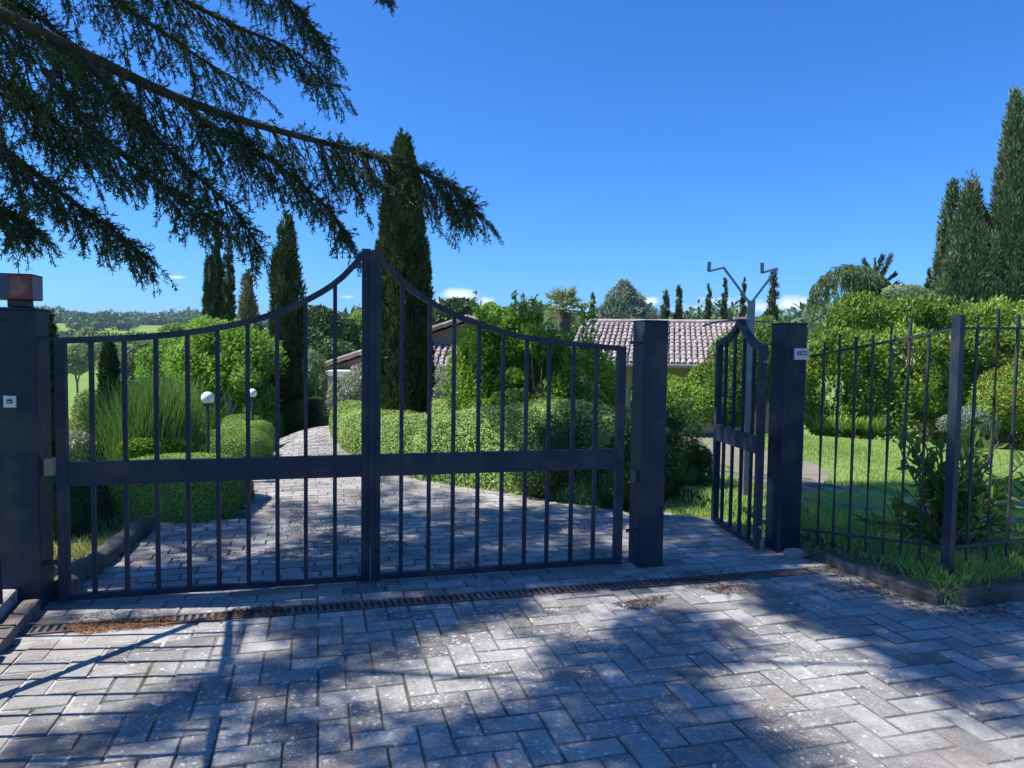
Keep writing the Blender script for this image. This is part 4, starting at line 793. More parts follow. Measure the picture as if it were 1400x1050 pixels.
# bushes right of pillar
shrub('shrub', 'shrub', 'bright green bushy mass right of middle pillar below tiled roof', [E(925, 552, 13.4, 80, 54), E(955, 555, 13.2, 60, 46), E(900, 545, 13.8, 70, 50), E(940, 538, 14, 50, 36)], 'bright', 16000, .075, .04, core=.75)
shrub('shrub', 'shrub', 'mid green bush behind the bright mass under the eaves', [E(915, 530, 16, 50, 36), E(960, 520, 16, 36, 50)], 'laurel', 7000, .08, .04, core=.75)
shrub('shrub', 'shrub', 'tall grey-green bush seen through the pedestrian gate bars', [E(1000, 520, 14.6, 70, 120), E(1028, 500, 15, 60, 110), E(985, 545, 14.2, 50, 70), E(1045, 480, 15.6, 60, 90)], 'laureldark', 20000, .07, .035, core=.75)
# ------------------------------------------------------------------ laurel hedge and lawn shrubs on the right
def lau(px, pt, pb, Y, w): return E(px, (pt+pb)/2, Y, w, pb-pt)
ells = [lau(1128, 462, 590, 16.2, 70), lau(1150, 434, 588, 16.5, 90), lau(1190, 426, 586, 16.8, 110), lau(1235, 424, 586, 16.8, 120), lau(1285, 426, 590, 16.6, 110), lau(1330, 430, 592, 16.6, 110), lau(1385, 436, 596, 16.4, 120), lau(1450, 440, 600, 16.2, 130), lau(1530, 445, 600, 16, 130)]
ells += cluster(1150, 1420, 408, 450, 17, 28, .3, .5, .5, 31)+cluster(1112, 1420, 450, 575, 15.8, 52, .35, .6, .4, 32)
t = shrub('laurel_hedge', 'hedge', 'tall glossy green laurel hedge across the far side of lawn', ells, 'laurel', 150000, .105, .052, core=0, lump=.16, lsc=2.2, upb=.5, gsc=3.2, gth=-.45, lo=.6)
shrub('shrub', 'shrub', 'dark thin twiggy bush rising behind the top of laurel hedge', [E(1238, 402, 19, 60, 26), E(1260, 408, 19, 40, 26)], 'olive', 2500, .10, .03, core=0)
shrub('flowering_shrub', 'shrub', 'shrub dotted with red flowers at right edge before the hedge', [E(1372, 545, 14.6, 70, 76), E(1400, 540, 14.4, 70, 84), E(1350, 560, 14.4, 40, 50)], 'laurel', 9000, .07, .03, core=.7)
fr = bpy.data.objects[-1] if False else None
root = [o for o in bpy.data.objects if o.name.startswith('flowering_shrub')][0]; P, Nn = ell_pts([E(1378, 528, 14.2, 60, 50), E(1400, 530, 14, 50, 60)], 110, .95, 1.1); b = MB(); leaves(b, P, Nn+.5*rnd(len(P)), .05, .05, rng.random(len(P))); o = b.build('flowers', M['redflower'], root); o['kind'] = 'stuff'
shrub('shrub', 'shrub', 'blue-grey low shrub just left of the red flowered shrub', [E(1325, 574, 14.4, 54, 34), E(1300, 578, 14.6, 36, 22), E(1345, 578, 14.3, 36, 26)], 'bluegrey', 4500, .05, .02, core=.65, lump=.35)
shrub('iris_clump', 'plant', 'low green strappy plants at foot of the laurel hedge left end', [E(1155, 578, 14.7, 50, 12), E(1190, 579, 14.7, 50, 12), E(1120, 578, 14.8, 40, 12)], 'laurel', 1200, .16, .018, core=0, stems=False, upb=1.5, out=.2)
# right cypresses
g = 'tall cypresses behind the right hedge'
cypress(1272, 358, 24, 15, 'small slim cypress, leftmost of the tall group behind the hedge', 'cypress', g, 4000, .14, .04, seed=31)
cypress(1303, 250, 23.5, 66, 'ragged grey-green cypress, second from left behind right hedge', 'cypress_grey', g, 18000, .16, .05, seed=32, extra=((-.35, -.1, .86, .25), (.3, 0, .93, .25)), rag=.3, lean=(.01, 0), blunt=.9)
cypress(1328, 238, 22, 98, 'broad pointed cypress, widest of the group behind right hedge', 'cypress_grey', g, 42000, .17, .05, seed=33, extra=((.5, .1, .88, .5), (-.55, -.2, .70, .45), (.1, -.5, .8, .5)), rag=.3, blunt=.9)
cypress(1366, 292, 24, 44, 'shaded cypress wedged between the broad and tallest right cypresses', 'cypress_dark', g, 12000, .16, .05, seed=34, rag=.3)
cypress(1390, 124, 21.5, 92, 'tallest cypress at the right edge of view', 'cypress_grey', g, 50000, .17, .05, seed=35, extra=((.6, -.1, .86, .55), (-.5, -.2, .6, .5), (.2, -.5, .74, .5)), rag=.3, blunt=.9)
cypress(1455, 200, 21, 90, 'cypress beyond the right edge beside the tallest one', 'cypress', g, 20000, .17, .05, seed=36, rag=.3)
# weeping tree
YW = 21; c = D(1165, 385, YW); zg = float(tz(c.x, YW)); t = thing('weeping_tree', (c.x, YW, zg), 'domed weeping conifer with hanging branches above the hedge', 'tree'); b = MB()
for k in range(620):
    px = random.uniform(1111, 1216); yy = YW+random.uniform(-.9, .9)*math.sqrt(max(0, 1-((px-1164)/54)**2)); top = 359+30*abs((px-1166)/54)**2.4+random.uniform(-1, 4)+12*abs(yy-YW); p = D(px, top, yy)
    if px < 1152 and math.sin(px*.55) < -.25 and random.random() < .85: continue
    Ls = random.uniform(.25, 1.0)*(1.05 if px < 1150 else .8); mm = 20; f_ = (np.arange(mm)/mm)[:, None]; sg_ = (px-1166)/54; P = np.array(p)+np.array((.12*sg_, 0, 0))*f_-np.array((0, 0, Ls))*f_**1.1; leaves(b, P, np.tile((0, 0, -1.), (mm, 1))+.55*rnd(mm), .10, .028, .5+.2*rng.standard_normal(mm)+.2*math.sin(k))
for (x1, y1) in ((1120, 378), (1135, 366), (1150, 361), (1190, 362), (1205, 372)): b.tube([D(1180, 400, YW), D((1180+x1)/2, (366+y1)/2, YW), D(x1, y1, YW)], [.05, .03, .012], 5)
ell = E(1192, 396, YW, 34, 40); foliage(b, [ell], 2000, .12, .035, core=.8, upb=-.6); b.build('crown', M['cypress'], t); b = MB(); trunk(b, c.x+.1, YW, zg, c.z-zg, .12); b.build('trunk', M['bark'], t)
for o in (t.children[0],): o.data.materials.clear(); o.data.materials.append(M['weeping'])
# araucaria
YA_ = 23; c = D(1196, 420, YA_); zg = float(tz(c.x, YA_)); t = thing('spiky_conifer', (c.x, YA_, zg), 'sparse spiky dark conifer behind the weeping tree', 'tree'); b = MB(); bt = MB(); bt.tube([(c.x, YA_, zg), D(1196, 352, YA_)], [.12, .03], 8)
for (x0, y0, x1, y1) in ((1197, 408, 1226, 388), (1197, 400, 1224, 374), (1197, 388, 1218, 352), (1196, 378, 1206, 352), (1196, 398, 1176, 378), (1197, 416, 1228, 404), (1196, 385, 1182, 358), (1197, 395, 1214, 362), (1196, 408, 1170, 392), (1197, 420, 1224, 412)):
    yy = YA_+random.uniform(-.5, .5); a_ = np.array(D(x0, y0, YA_)); c_ = np.array(D(x1, y1, yy)); k = 150; f_ = rng.random(k)[:, None]; P = a_*(1-f_)+c_*f_+.03*rng.standard_normal((k, 3)); leaves(b, P, (c_-a_)+.35*rnd(k), .16, .035, .4+.2*rng.standard_normal(k)); bt.tube([tuple(a_), tuple(c_)], [.03, .012], 5)
b.build('crown', M['cypress_dark'], t); bt.build('trunk', M['bark'], t)
# big-leaved shrub behind railing
t = thing('leafy_shrub', (3.25, 5.25, .12), 'large-leaved dark green shrub pressing against railing by corner post', 'shrub'); b = MB(); bs = MB(); rd = random.Random(9)
for k in range(44):
    a = rd.uniform(0, 6.283); sp_ = rd.uniform(.1, .75); hh = rd.uniform(.25, .98)*(1.05-.35*sp_); p0 = Vector((3.25+rd.uniform(-.1, .1), 5.3+rd.uniform(-.05, .05), .1)); p1 = Vector((3.25+sp_*math.cos(a)*.95, 5.35+sp_*math.sin(a)*.5, .1+hh)); md = (p0+p1)/2+Vector((0, 0, .08)); bs.tube([p0, md, p1], [.011, .008, .004], 5)
    mm = 20; f_ = np.linspace(.3, 1, mm)[:, None]; P = np.array(p0)*(1-f_)**2+2*np.array(md)*f_*(1-f_)+np.array(p1)*f_**2; ax = unit(np.array(p1-p0)[None])
    Dr = rnd(mm)*1.0+ax*.55+np.array((0, 0, .1)); leaves(b, P, Dr, .125, .042, .45+.25*rng.standard_normal(mm))
b.build('foliage', M['laureldark'], t); bs.build('stem', M['bark'], t)
# ------------------------------------------------------------------ houses
def tiles(name, O, ax, up_, W_, Ls, parent, pitchw=.148, course=.34, gap_edge=0):
    """roof plane covered in rows of barrel tiles: O eave corner, ax along eave, up_ up the slope (unit vectors)"""
    b = MB(); O = np.array(O); ax = np.array(ax); up_ = np.array(up_); nr_ = unit(np.cross(ax, up_)[None])[0]; nc = int(W_/pitchw); nr2 = int(Ls/course)
    b.add([O-nr_*.03, O+ax*W_-nr_*.03, O+ax*W_+up_*Ls-nr_*.03, O+up_*Ls-nr_*.03], [(0, 1, 2, 3)], .2)
    b.add([O-nr_*.10, O+ax*W_-nr_*.10, O+ax*W_+up_*Ls-nr_*.10, O+up_*Ls-nr_*.10], [(3, 2, 1, 0)], .2)
    K = 5
    for i_ in range(nc):
        for j_ in range(nr2):
            jit = rng.normal(0, .008, 2); x0_ = (i_+.5)*pitchw+jit[0]; y0_ = j_*course-.03+jit[1]; tin = float(np.clip(rng.normal(.55, .18), 0, 1)); rr1, rr2 = .056, .049; V = []
            for (yy, rr, ll) in ((y0_, rr1, .028), (y0_+course+.05, rr2, .004)):
                for q in range(K+1): an = math.pi*q/K; V.append(O+ax*(x0_+math.cos(an)*rr)+up_*yy+nr_*(math.sin(an)*rr*.9+ll-.02))
            b.add(V, [(q, q+K+1, q+K+2, q+1) for q in range(K)]+[tuple(range(K+1))], tin)
    return b.build(name, M['tile'], parent)
def wallbox(name, pts, z0, z1, mat, parent):     # prism from plan polygon
    b = MB(); n_ = len(pts); b.add([(p[0], p[1], z) for z in (z0, z1) for p in pts], [tuple(range(n_))[::-1], tuple(range(n_, 2*n_))]+[(k, (k+1) % n_, n_+(k+1) % n_, n_+k) for k in range(n_)]); return b.build(name, mat, parent)
# right house
ra = np.array((.978, -.208, 0)); rb = np.array((.208, .978, 0)); RL = np.array(D(799.5, 440, 22.6)); RIDGE = RL[2]; EAVE = 1.20; dep = 3.7
Ev = RL-rb*dep; Ev[2] = EAVE; slope = unit((RL-Ev)[None])[0]; Ls = np.linalg.norm(RL-Ev); WH = 5.5
t = thing('farmhouse', tuple(Ev), 'long low farmhouse with tiled roof between pillar and shrubs', 'house'); zg = -1.5
tiles('roof', Ev-ra*.1, ra, slope, WH+.2, Ls, t)
b2 = RL+rb*dep; b2[2] = EAVE; up2 = unit((RL-b2)[None])[0]; tiles('roof', b2+ra*(WH+.1), -ra, up2, WH+.2, Ls, t, course=.6)
w0 = Ev+rb*.45; w1 = w0+ra*WH; w2 = w1+rb*(2*dep-.9); w3 = w0+rb*(2*dep-.9); wallbox('wall', [w0[:2], w1[:2], w2[:2], w3[:2]], zg, EAVE+.02, M['plaster'], t)
b = MB(); r0_ = RL-np.array((0, 0, .12)); r1_ = r0_+ra*WH
for (A_, B_, Cc) in ((w0, w3, r0_), (w1, w2, r1_)): b = MB(); b.add([(A_[0], A_[1], EAVE+.021), (B_[0], B_[1], EAVE+.021), tuple(Cc)], [(0, 1, 2)]); b.build('gable', M['plaster'], t)
b = MB(); 
for k in range(15): b.tube([tuple(RL+ra*(k*.37)+np.array((0, 0, .0))), tuple(RL+ra*(k*.37+.39)+np.array((0, 0, .015)))], [.10, .085], 8, t=random.random())
b.build('ridge_tiles', M['tile'], t, smooth=False)
b = MB(); e0 = Ev-np.array((0, 0, .07))-rb*.04; b.tube([tuple(e0-ra*.1), tuple(e0+ra*(WH+.1))], .055, 8); b.build('gutter', M['galv'], t)
for k in range(2):
    b = MB(); wp = w0+ra*(1.6+2.2*k)-rb*.01; b.box(Vector(wp), Vector(wp+ra*.8), -.4, .55, .06); wf = b.build('window', M['dark'], t)
vc = RL+ra*4.62-rb*.8; zv = RIDGE-.30
b = MB(); b.cuboid((vc[0], vc[1], zv), .36, .30, .30, -.21); ch = b.build('chimney', M['plaster'], t)
b = MB(); b.cuboid((vc[0], vc[1], zv+.38), .56, .46, .06, -.21); b.build('cap', M['tile'], ch); b = MB()
for k in range(4): q = vc+ra*(-.18+.12*k); b.cuboid((q[0], q[1], zv+.3005), .04, .28, .079, -.21)
b.build('vent_slats', M['tile'], ch)
# left/middle house: gabled wall and lower tiled lean-to
YH = 21.5; gl0 = D(446, 500, YH); pkk = D(640, 436, YH); grr = D(834, 500, YH); zg = -1.6; slopeW = (pkk.z-gl0.z)/(pkk.x-gl0.x)
t = thing('gabled_house', (pkk.x, YH, zg), 'pinkish gabled house with lower lean-to roof behind the cypress', 'house')
b = MB(); yb = YH+7
V = [(gl0.x+.35, YH, zg), (grr.x-.35, YH, zg), (grr.x-.35, YH, grr.z+.35*slopeW-.1), (pkk.x, YH, pkk.z-.1), (gl0.x+.35, YH, gl0.z+.35*slopeW-.1)]; V2 = [(a_[0], yb, a_[2]) for a_ in V]
b.add(V+V2, [(0, 1, 2, 3, 4), (9, 8, 7, 6, 5), (0, 4, 9, 5), (1, 6, 7, 2), (0, 5, 6, 1)]); b.build('wall', M['plaster'], t)
sl_ = unit(np.array((pkk.x-gl0.x, 0, pkk.z-gl0.z))[None])[0]; sr_ = unit(np.array((pkk.x-grr.x, 0, pkk.z-grr.z))[None])[0]; LsL = (pkk-gl0).length
tiles('roof', (gl0.x, yb+.2, gl0.z), (0, -1, 0), sl_, 7.55, LsL, t, course=.5); tiles('roof', (grr.x, YH-.35, grr.z), (0, 1, 0), sr_, 7.55, LsL, t, course=.5)
b = MB(); 
for (A_, B_) in ((gl0, pkk), (grr, pkk)):
    for k in range(12): f0 = k/12; f1_ = (k+1.08)/12; a_ = A_+(B_-A_)*f0; c_ = A_+(B_-A_)*min(f1_, 1); b.tube([(a_.x, YH-.36, a_.z+.03), (c_.x, YH-.36, c_.z+.05)], [.085, .07], 8, t=random.random())
b.build('verge_tiles', M['tile'], t)
q0 = D(497, 512, 18.8); q1 = D(668, 509, 18.8); ztop = D(570, 470, YH-.05).z; e = np.array((q0.x, 18.8, q0.z)); upv_ = np.array((0, YH-.02-18.8, ztop-q0.z)); Ls3 = float(np.linalg.norm(upv_))
tiles('lean_to_roof', e, (1, 0, 0), upv_/Ls3, q1.x-q0.x, Ls3, t, pitchw=.165)
b = MB(); 
for k in range(8): a_ = e+upv_*(k/8); c_ = e+upv_*((k+1.05)/8); b.tube([tuple(a_-np.array((.05, 0, -.02))), tuple(c_-np.array((.05, 0, -.04)))], [.09, .07], 8, t=random.random())
b.build('lean_to_verge', M['tile'], t)
wallbox('lean_to_wall', [(q0.x+.25, 19.3), (q1.x-.2, 19.3), (q1.x-.2, YH-.01), (q0.x+.25, YH-.01)], zg, q0.z+.02, M['plaster'], t)
a_ = D(448, 514, 20.2); c_ = D(494, 514, 20.2); wallbox('annex_wall', [(a_.x, 20.2), (c_.x+.1, 20.2), (c_.x+.1, YH-.01), (a_.x, YH-.01)], zg, a_.z, M['plaster_pink'], t)
wallbox('white_band', [(a_.x-.06, 20.12), (c_.x+.2, 20.12), (c_.x+.2, YH-.02), (a_.x-.06, YH-.02)], a_.z+.001, D(448, 507, 20.2).z, M['white_trim'], t)
# ------------------------------------------------------------------ background trees
g = 'slim cypresses beyond the long tiled roof'
for (px, pt_, w_, Yq, lab) in ((811, 402, 8, 34, 'tiny dark cypress beyond left end of the long tiled roof'), (910.5, 397, 15, 33, 'plump short cypress just right of the middle pillar beyond roof'), (929, 390, 12, 33, 'pointed cypress right of the plump one beyond the roof'), (970, 388, 8.5, 36, 'slim cypress below the left cranked arm of the pole'), (991.5, 381, 8.5, 36, 'slim cypress under left arm bend of the forked pole'), (1017, 381, 9, 36, 'slim cypress just left of the forked pole shaft'), (1058, 366, 19, 30, 'stout tall cypress behind right arm of the forked pole')):
    cypress(px, pt_, Yq, w_, lab, 'cypress', g, 4500, .16, .05, seed=int(px), rag=.2, lean=(.004, 0))
cypress(584, 424, 60, 8, 'tiny dark cypress right beside the tallest cypress on skyline', 'cypress_dark', None, 2000, .3, .1, seed=77)
tree('conifer', 'tree', 'rounded blue-grey conifer beyond the long tiled roof', [E(853, 440, 34, 62, 60), E(853, 415, 34, 44, 50), E(852, 400, 34, 22, 30), E(835, 445, 34, 50, 50), E(872, 446, 34, 50, 50)], 'bluegrey', 15000, .22, .06, .2, core=.7, lump=.2, upb=.6)
tree('tree', 'tree', 'dark round tree behind gabled house right of tallest cypress', [E(627, 428, 40, 50, 36), E(610, 440, 40, 46, 40), E(650, 440, 40, 46, 40), E(590, 455, 41, 40, 40)], 'wood', 9000, .35, .16, .2, core=.8)
tree('tree', 'tree', 'loose green tree behind the gabled house ridge', [E(668, 440, 36, 40, 44), E(690, 446, 36, 40, 40)], 'tree', 5000, .28, .12, .15, core=.7)
tree('tree', 'tree', 'dark spreading tree left of the gate centre behind driveway end', [E(436, 448, 36, 60, 50), E(425, 480, 35, 60, 60), E(465, 465, 38, 50, 50), E(452, 485, 33, 60, 40)], 'wood', 16000, .28, .13, .2, core=.8)
tree('tree', 'tree', 'pale green tree just left of the gate centre post', [E(492, 462, 42, 40, 60), E(478, 478, 40, 40, 40)], 'tree', 6000, .28, .12, .15, core=.75)
tree('tree', 'tree', 'far dark tree on skyline between driveway bars left of centre', [E(478, 446, 90, 56, 28), E(450, 440, 95, 50, 26), E(505, 450, 90, 50, 30)], 'wood', 7000, .6, .3, .3, core=.8)
# palm
YPm = 15.5; cc = D(771, 424, YPm); zg = float(tz(cc.x, YPm)); t = thing('palm_tree', (cc.x, YPm, zg), 'fan palm rising behind the bright green shrubs', 'palm'); b = MB(); trr = [(cc.x, YPm, zg)]; 
b.tube([(cc.x, YPm, zg), (cc.x+.05, YPm, (zg+cc.z)/2), (cc.x, YPm, cc.z)], [.13, .12, .14], 12); b.build('trunk', M['bark'], t); b = MB()
for k in range(38):
    a = random.random()*6.283; el = random.uniform(-.6, 1.3); d = Vector((math.cos(a)*math.cos(el), math.sin(a)*math.cos(el), math.sin(el))); p0 = cc; p1 = cc+d*random.uniform(.22, .34); b.tube([p0, p1], .008, 4); mm = 16; fan = np.linspace(-1.3, 1.3, mm); sd = d.cross(Vector((0, 0, 1))).normalized()
    Dr = np.array([np.array(d)*math.cos(q)+np.array(sd)*math.sin(q)+np.array((0, 0, -.25)) for q in fan]); leaves(b, np.tile(np.array(p1), (mm, 1)), Dr, .26, .03, np.full(mm, .35+.4*random.random()))
b.build('crown', M['olive'], t)
# valley trees on the left
specs = [(122, 466, 95, 42, 44, 'olive', 'greyish round tree before field edge right of leftmost pillar'), (176, 492, 60, 66, 56, 'olive', 'grey-green bushy tree behind slim dark cypress'), (222, 480, 55, 70, 50, 'tree', 'fresh green tree left of the bright broadleaf tree'), (84, 484, 70, 30, 36, 'olive', 'thin grey tree beside gate stile'), (105, 482, 70, 44, 36, 'olive', 'grey feathery tree between the first two gate bars'), (245, 452, 120, 56, 26, 'tree', 'light green tree below three grouped cypresses'), (152, 478, 75, 44, 36, 'olive', 'pale tree on slope behind tip of slim cypress'), (198, 468, 95, 50, 30, 'olive', 'low grey hedgerow tree below the second bright field'),]
for (px, py, Yq, wq, hq, mt_, lab) in specs:
    n_ = 5500; e1 = [E(px, py+4, Yq, wq*.7, hq*.8), E(px-wq*.25, py+hq*.15, Yq, wq*.5, hq*.6), E(px+wq*.25, py+hq*.12, Yq, wq*.5, hq*.62), E(px, py+hq*.55, Yq, wq*.75, hq*.8)]; tree('tree', 'tree', lab, e1, mt_, n_, Yq*.0055, Yq*.0024, .12, core=.8, lump=.3, lsc=60./Yq, sub=2)
# far woods
def far_wood(name, label, specs_):
    b = MB()
    for (x, y, r, h_) in specs_:
        zg = float(tz(x, y)); c = (x, y, zg+h_*.55); e = (c, (r, r, h_*.52)); P, Nn = ell_pts([e], 120, .85, 1.12, .2, 3./r); leaves(b, P, Nn+.7*rnd(len(P)), r*.42, r*.26, tint_of(P, .02, .4+.15*rng.standard_normal()), flat=Nn); b.core(c, np.array(e[1])*.86, 1, .15, seed=x)
    o = b.build(name, M['wood']); return tag(o, label, 'wood', kind='stuff')
sp_ = []
for k in range(900):
    az = R(random.uniform(-50, -11)); r = random.uniform(680, 900); x, y = r*math.sin(az), r*math.cos(az); sp_.append((x, y, random.uniform(4, 8), random.uniform(5, 9.5)*(1.25 if math.sin(math.degrees(az)*.8+2) > .5 else 1)))
far_wood('distant_wood', 'dark wooded ridge along the skyline beyond the bright fields', sp_)
sp_ = []
for k in range(170):
    az = R(random.uniform(-48, -12)); az_d = math.degrees(az); r = 362+8*math.sin(az_d*2)+random.uniform(-8, 12)+(130 if random.random() < .08 else 0); sp_.append((r*math.sin(az), r*math.cos(az), random.uniform(2, 4), random.uniform(2, 3.6)))
for k in range(34):
    az = R(random.uniform(-31, -27.5)); r = random.uniform(430, 640); sp_.append((r*math.sin(az), r*math.cos(az), random.uniform(2.5, 5), random.uniform(4, 7)))
far_wood('hedgerow_trees', 'tree belts dividing the bright green fields across the valley', sp_)
sp_ = []
for k in range(420):
    az = R(random.uniform(-12, 42)); r = random.uniform(150, 330); hh = random.uniform(4.5, 9)*(r/200)**.6*(1+.25*math.sin(math.degrees(az)*.9)); sp_.append((r*math.sin(az), r*math.cos(az), random.uniform(3, 6), hh))
far_wood('distant_wood', 'low line of trees on skyline beyond the farmhouse roof', sp_)
# ------------------------------------------------------------------ cedar
TX, TY = -6.9, 4.3
t = thing('cedar_tree', (TX, TY, 0), 'large dark cedar whose drooping boughs overhang the upper left', 'tree'); cedar = t
b = MB(); b.tube([(TX, TY, -.2), (TX+.05, TY, 2), (TX, TY+.1, 5), (TX+.1, TY, 9), (TX, TY, 12)], [.42, .36, .30, .2, .08], 14); b.build('trunk', M['bark'], t, smooth=True)
wood_ = MB(); ndl = MB(); needP = []; needD = []; needT = []
rc_ = random.Random(21)
def bez(pts, n_):
    pts = [np.array(p, float) for p in pts]; cum = [0]
    for a_, c_ in zip(pts[:-1], pts[1:]): cum.append(cum[-1]+np.linalg.norm(c_-a_))
    s_ = np.linspace(0, cum[-1], n_); out = np.stack([np.interp(s_, cum, [p[i] for p in pts]) for i in range(3)], -1)
    for _ in range(2): out[1:-1] = .25*out[:-2]+.5*out[1:-1]+.25*out[2:]
    return out, cum[-1]
def sprig(p, d, L_, dens=75):
    """small twig clothed in needle tufts, arching downward"""
    d = d/np.linalg.norm(d); k = max(3, int(L_/.05)); pts = [p]
    for i in range(k): d = d+np.array((0, 0, -.17)); d = d/np.linalg.norm(d); pts.append(pts[-1]+d*L_/k)
    pts = np.array(pts); wood_.tube([tuple(q) for q in pts[::max(1, k//3)]], [.0026]*len(pts[::max(1, k//3)]), 3, cap=False)
    m_ = max(6, int(L_*dens*2.2)); f_ = rng.random(m_)*(k-.001); i = f_.astype(int); fr_ = (f_-i)[:, None]; P = pts[i]*(1-fr_)+pts[i+1]*fr_; ax = pts[i+1]-pts[i]; ax = unit(ax)
    needP.append(P); needD.append(ax*.75+rnd(m_)*.75); needT.append(np.full(m_, .35+.25*rc_.random())+.12*rng.standard_normal(m_))
def frond(p, d, L_, dens=66, step=.08, sl_=.2):
    """secondary branch with alternating sprigs in a drooping plane"""
    d = d/np.linalg.norm(d); k = max(3, int(L_/step)); q = p.copy(); pts = [q.copy()]; sidev = np.cross(d, (0, 0, 1.)); sidev = sidev/max(np.linalg.norm(sidev), .1)
    for i in range(k):
        d = d+np.array((0, 0, -.045))+.05*rng.standard_normal(3); d = d/np.linalg.norm(d); q = q+d*L_/k; pts.append(q.copy()); f_ = i/k
        for sg in (-1, 1):
            if rc_.random() < .68: sprig(q, d*.7+sidev*sg*(.55+.3*rc_.random())+np.array((0, 0, -.35*rc_.random()))+.25*rng.standard_normal(3), sl_*(1.15-.6*f_)*rc_.uniform(.6, 1.2), dens)
    sprig(q, d, sl_*.8, dens); pts = np.array(pts); wood_.tube([tuple(x) for x in pts], list(np.linspace(.007, .003, len(pts))), 4, cap=False)
def bough(pxs, Ys, r0b, r1b, fl, nf, start=0.0, dens=75, droop=.35, tipfac=.4, sl_=.2):
    P3d = [D(x, y, yy) for (x, y), yy in zip(pxs, Ys)]; P, Lb = bez(P3d, 34); wood_.tube([tuple(q) for q in P], list(np.linspace(r0b, r1b, len(P))), 8)
    for k in range(nf):
        f_ = start+(1-start)*(k+rc_.random())/nf; i = min(int(f_*33), 32); p = P[i]; ax = P[i+1]-P[i]; ax = ax/np.linalg.norm(ax); sd = np.cross(ax, (0, 0, 1.)); sd /= np.linalg.norm(sd); sg = rc_.choice((-1, 1))
        dd = ax*(.35+.7*rc_.random())+sd*sg*rc_.uniform(.1, 1.1)+np.array((0, 0, -droop*rc_.uniform(.1, 2.4))); frond(p, dd, fl*1.15*(1-(1-tipfac)*f_)*rc_.uniform(.5, 1.3), dens, sl_=sl_)
    frond(P[-1], P[-1]-P[-3], fl*tipfac, dens, sl_=sl_)
    for i in range(3, 34):
        for _ in range(6):
            q = P[i]+(P[i]-P[i-1])*rc_.random(); sprig(q, rnd(1)[0]*.8+(P[i]-P[i-1])/np.linalg.norm(P[i]-P[i-1])*.7+np.array((0, 0, .30)), rc_.uniform(.06, .15), dens)
# main long bough (reaches across to the cypress)
bough([(-120, -40), (0, 18), (110, 72), (230, 130), (330, 165), (430, 192), (500, 210), (560, 228), (612, 250), (645, 282)], [5.0, 5.1, 5.4, 5.7, 6.0, 6.2, 6.3, 6.4, 6.5, 6.5], .055, .008, .62, 104, .06, droop=.95, tipfac=.42)
bough([(430, 192), (500, 210), (560, 228), (612, 250), (645, 282)], [6.2, 6.3, 6.4, 6.5, 6.5], .01, .006, .44, 34, .0, droop=1.2, tipfac=.5)
bough([(230, 128), (290, 172), (350, 205), (400, 240), (450, 285), (475, 322)], [5.7, 5.8, 5.9, 6.0, 6.1, 6.1], .022, .006, .42, 34, .15, droop=.6)
bough([(110, 72), (165, 135), (225, 200), (280, 250), (325, 290), (350, 330)], [5.4, 5.4, 5.5, 5.5, 5.6, 5.6], .03, .006, .46, 34, .05, droop=.8)
bough([(60, 95), (110, 160), (170, 215), (235, 262), (290, 300)], [5.2, 5.2, 5.2, 5.3, 5.3], .025, .006, .42, 30, .0, droop=.5)
# lower left bough
bough([(-120, 130), (-30, 180), (20, 215), (70, 255), (120, 290), (165, 322), (192, 345)], [4.8, 4.9, 4.9, 5.0, 5.0, 5.1, 5.1], .035, .006, .38, 52, .1, droop=.45)
bough([(-100, 250), (-40, 262), (10, 290), (40, 312)], [4.9, 4.9, 4.9, 4.9], .02, .006, .3, 20, .1, droop=.5)
# left mid sprays
bough([(-100, 40), (-20, 90), (40, 135), (90, 180), (130, 215)], [5.3, 5.3, 5.4, 5.5, 5.5], .03, .006, .55, 38, .05, droop=.5)
# upper boughs
bough([(60, -120), (180, -40), (260, 5), (330, 40), (390, 62), (430, 92), (452, 112)], [6.4, 6.4, 6.5, 6.6, 6.7, 6.8, 6.8], .035, .006, .52, 66, .1, droop=.45)
bough([(230, -150), (310, -70), (370, -25), (415, 20), (445, 60)], [6.9, 6.9, 7.0, 7.0, 7.0], .03, .006, .5, 44, .1, droop=.45)
bough([(-60, -130), (60, -60), (160, 0), (230, 50), (290, 90), (340, 118)], [5.9, 5.9, 6.0, 6.1, 6.1, 6.2], .035, .006, .5, 44, .05, droop=.8)
bough([(-80, -60), (0, -10), (70, 35), (120, 90)], [6.2, 6.2, 6.2, 6.2], .03, .006, .7, 36, .0, droop=.5)
bough([(420, -170), (470, -90), (510, -30), (527, -6)], [7.2, 7.2, 7.2, 7.2], .02, .005, .22, 16, .1, droop=.4, sl_=.12)
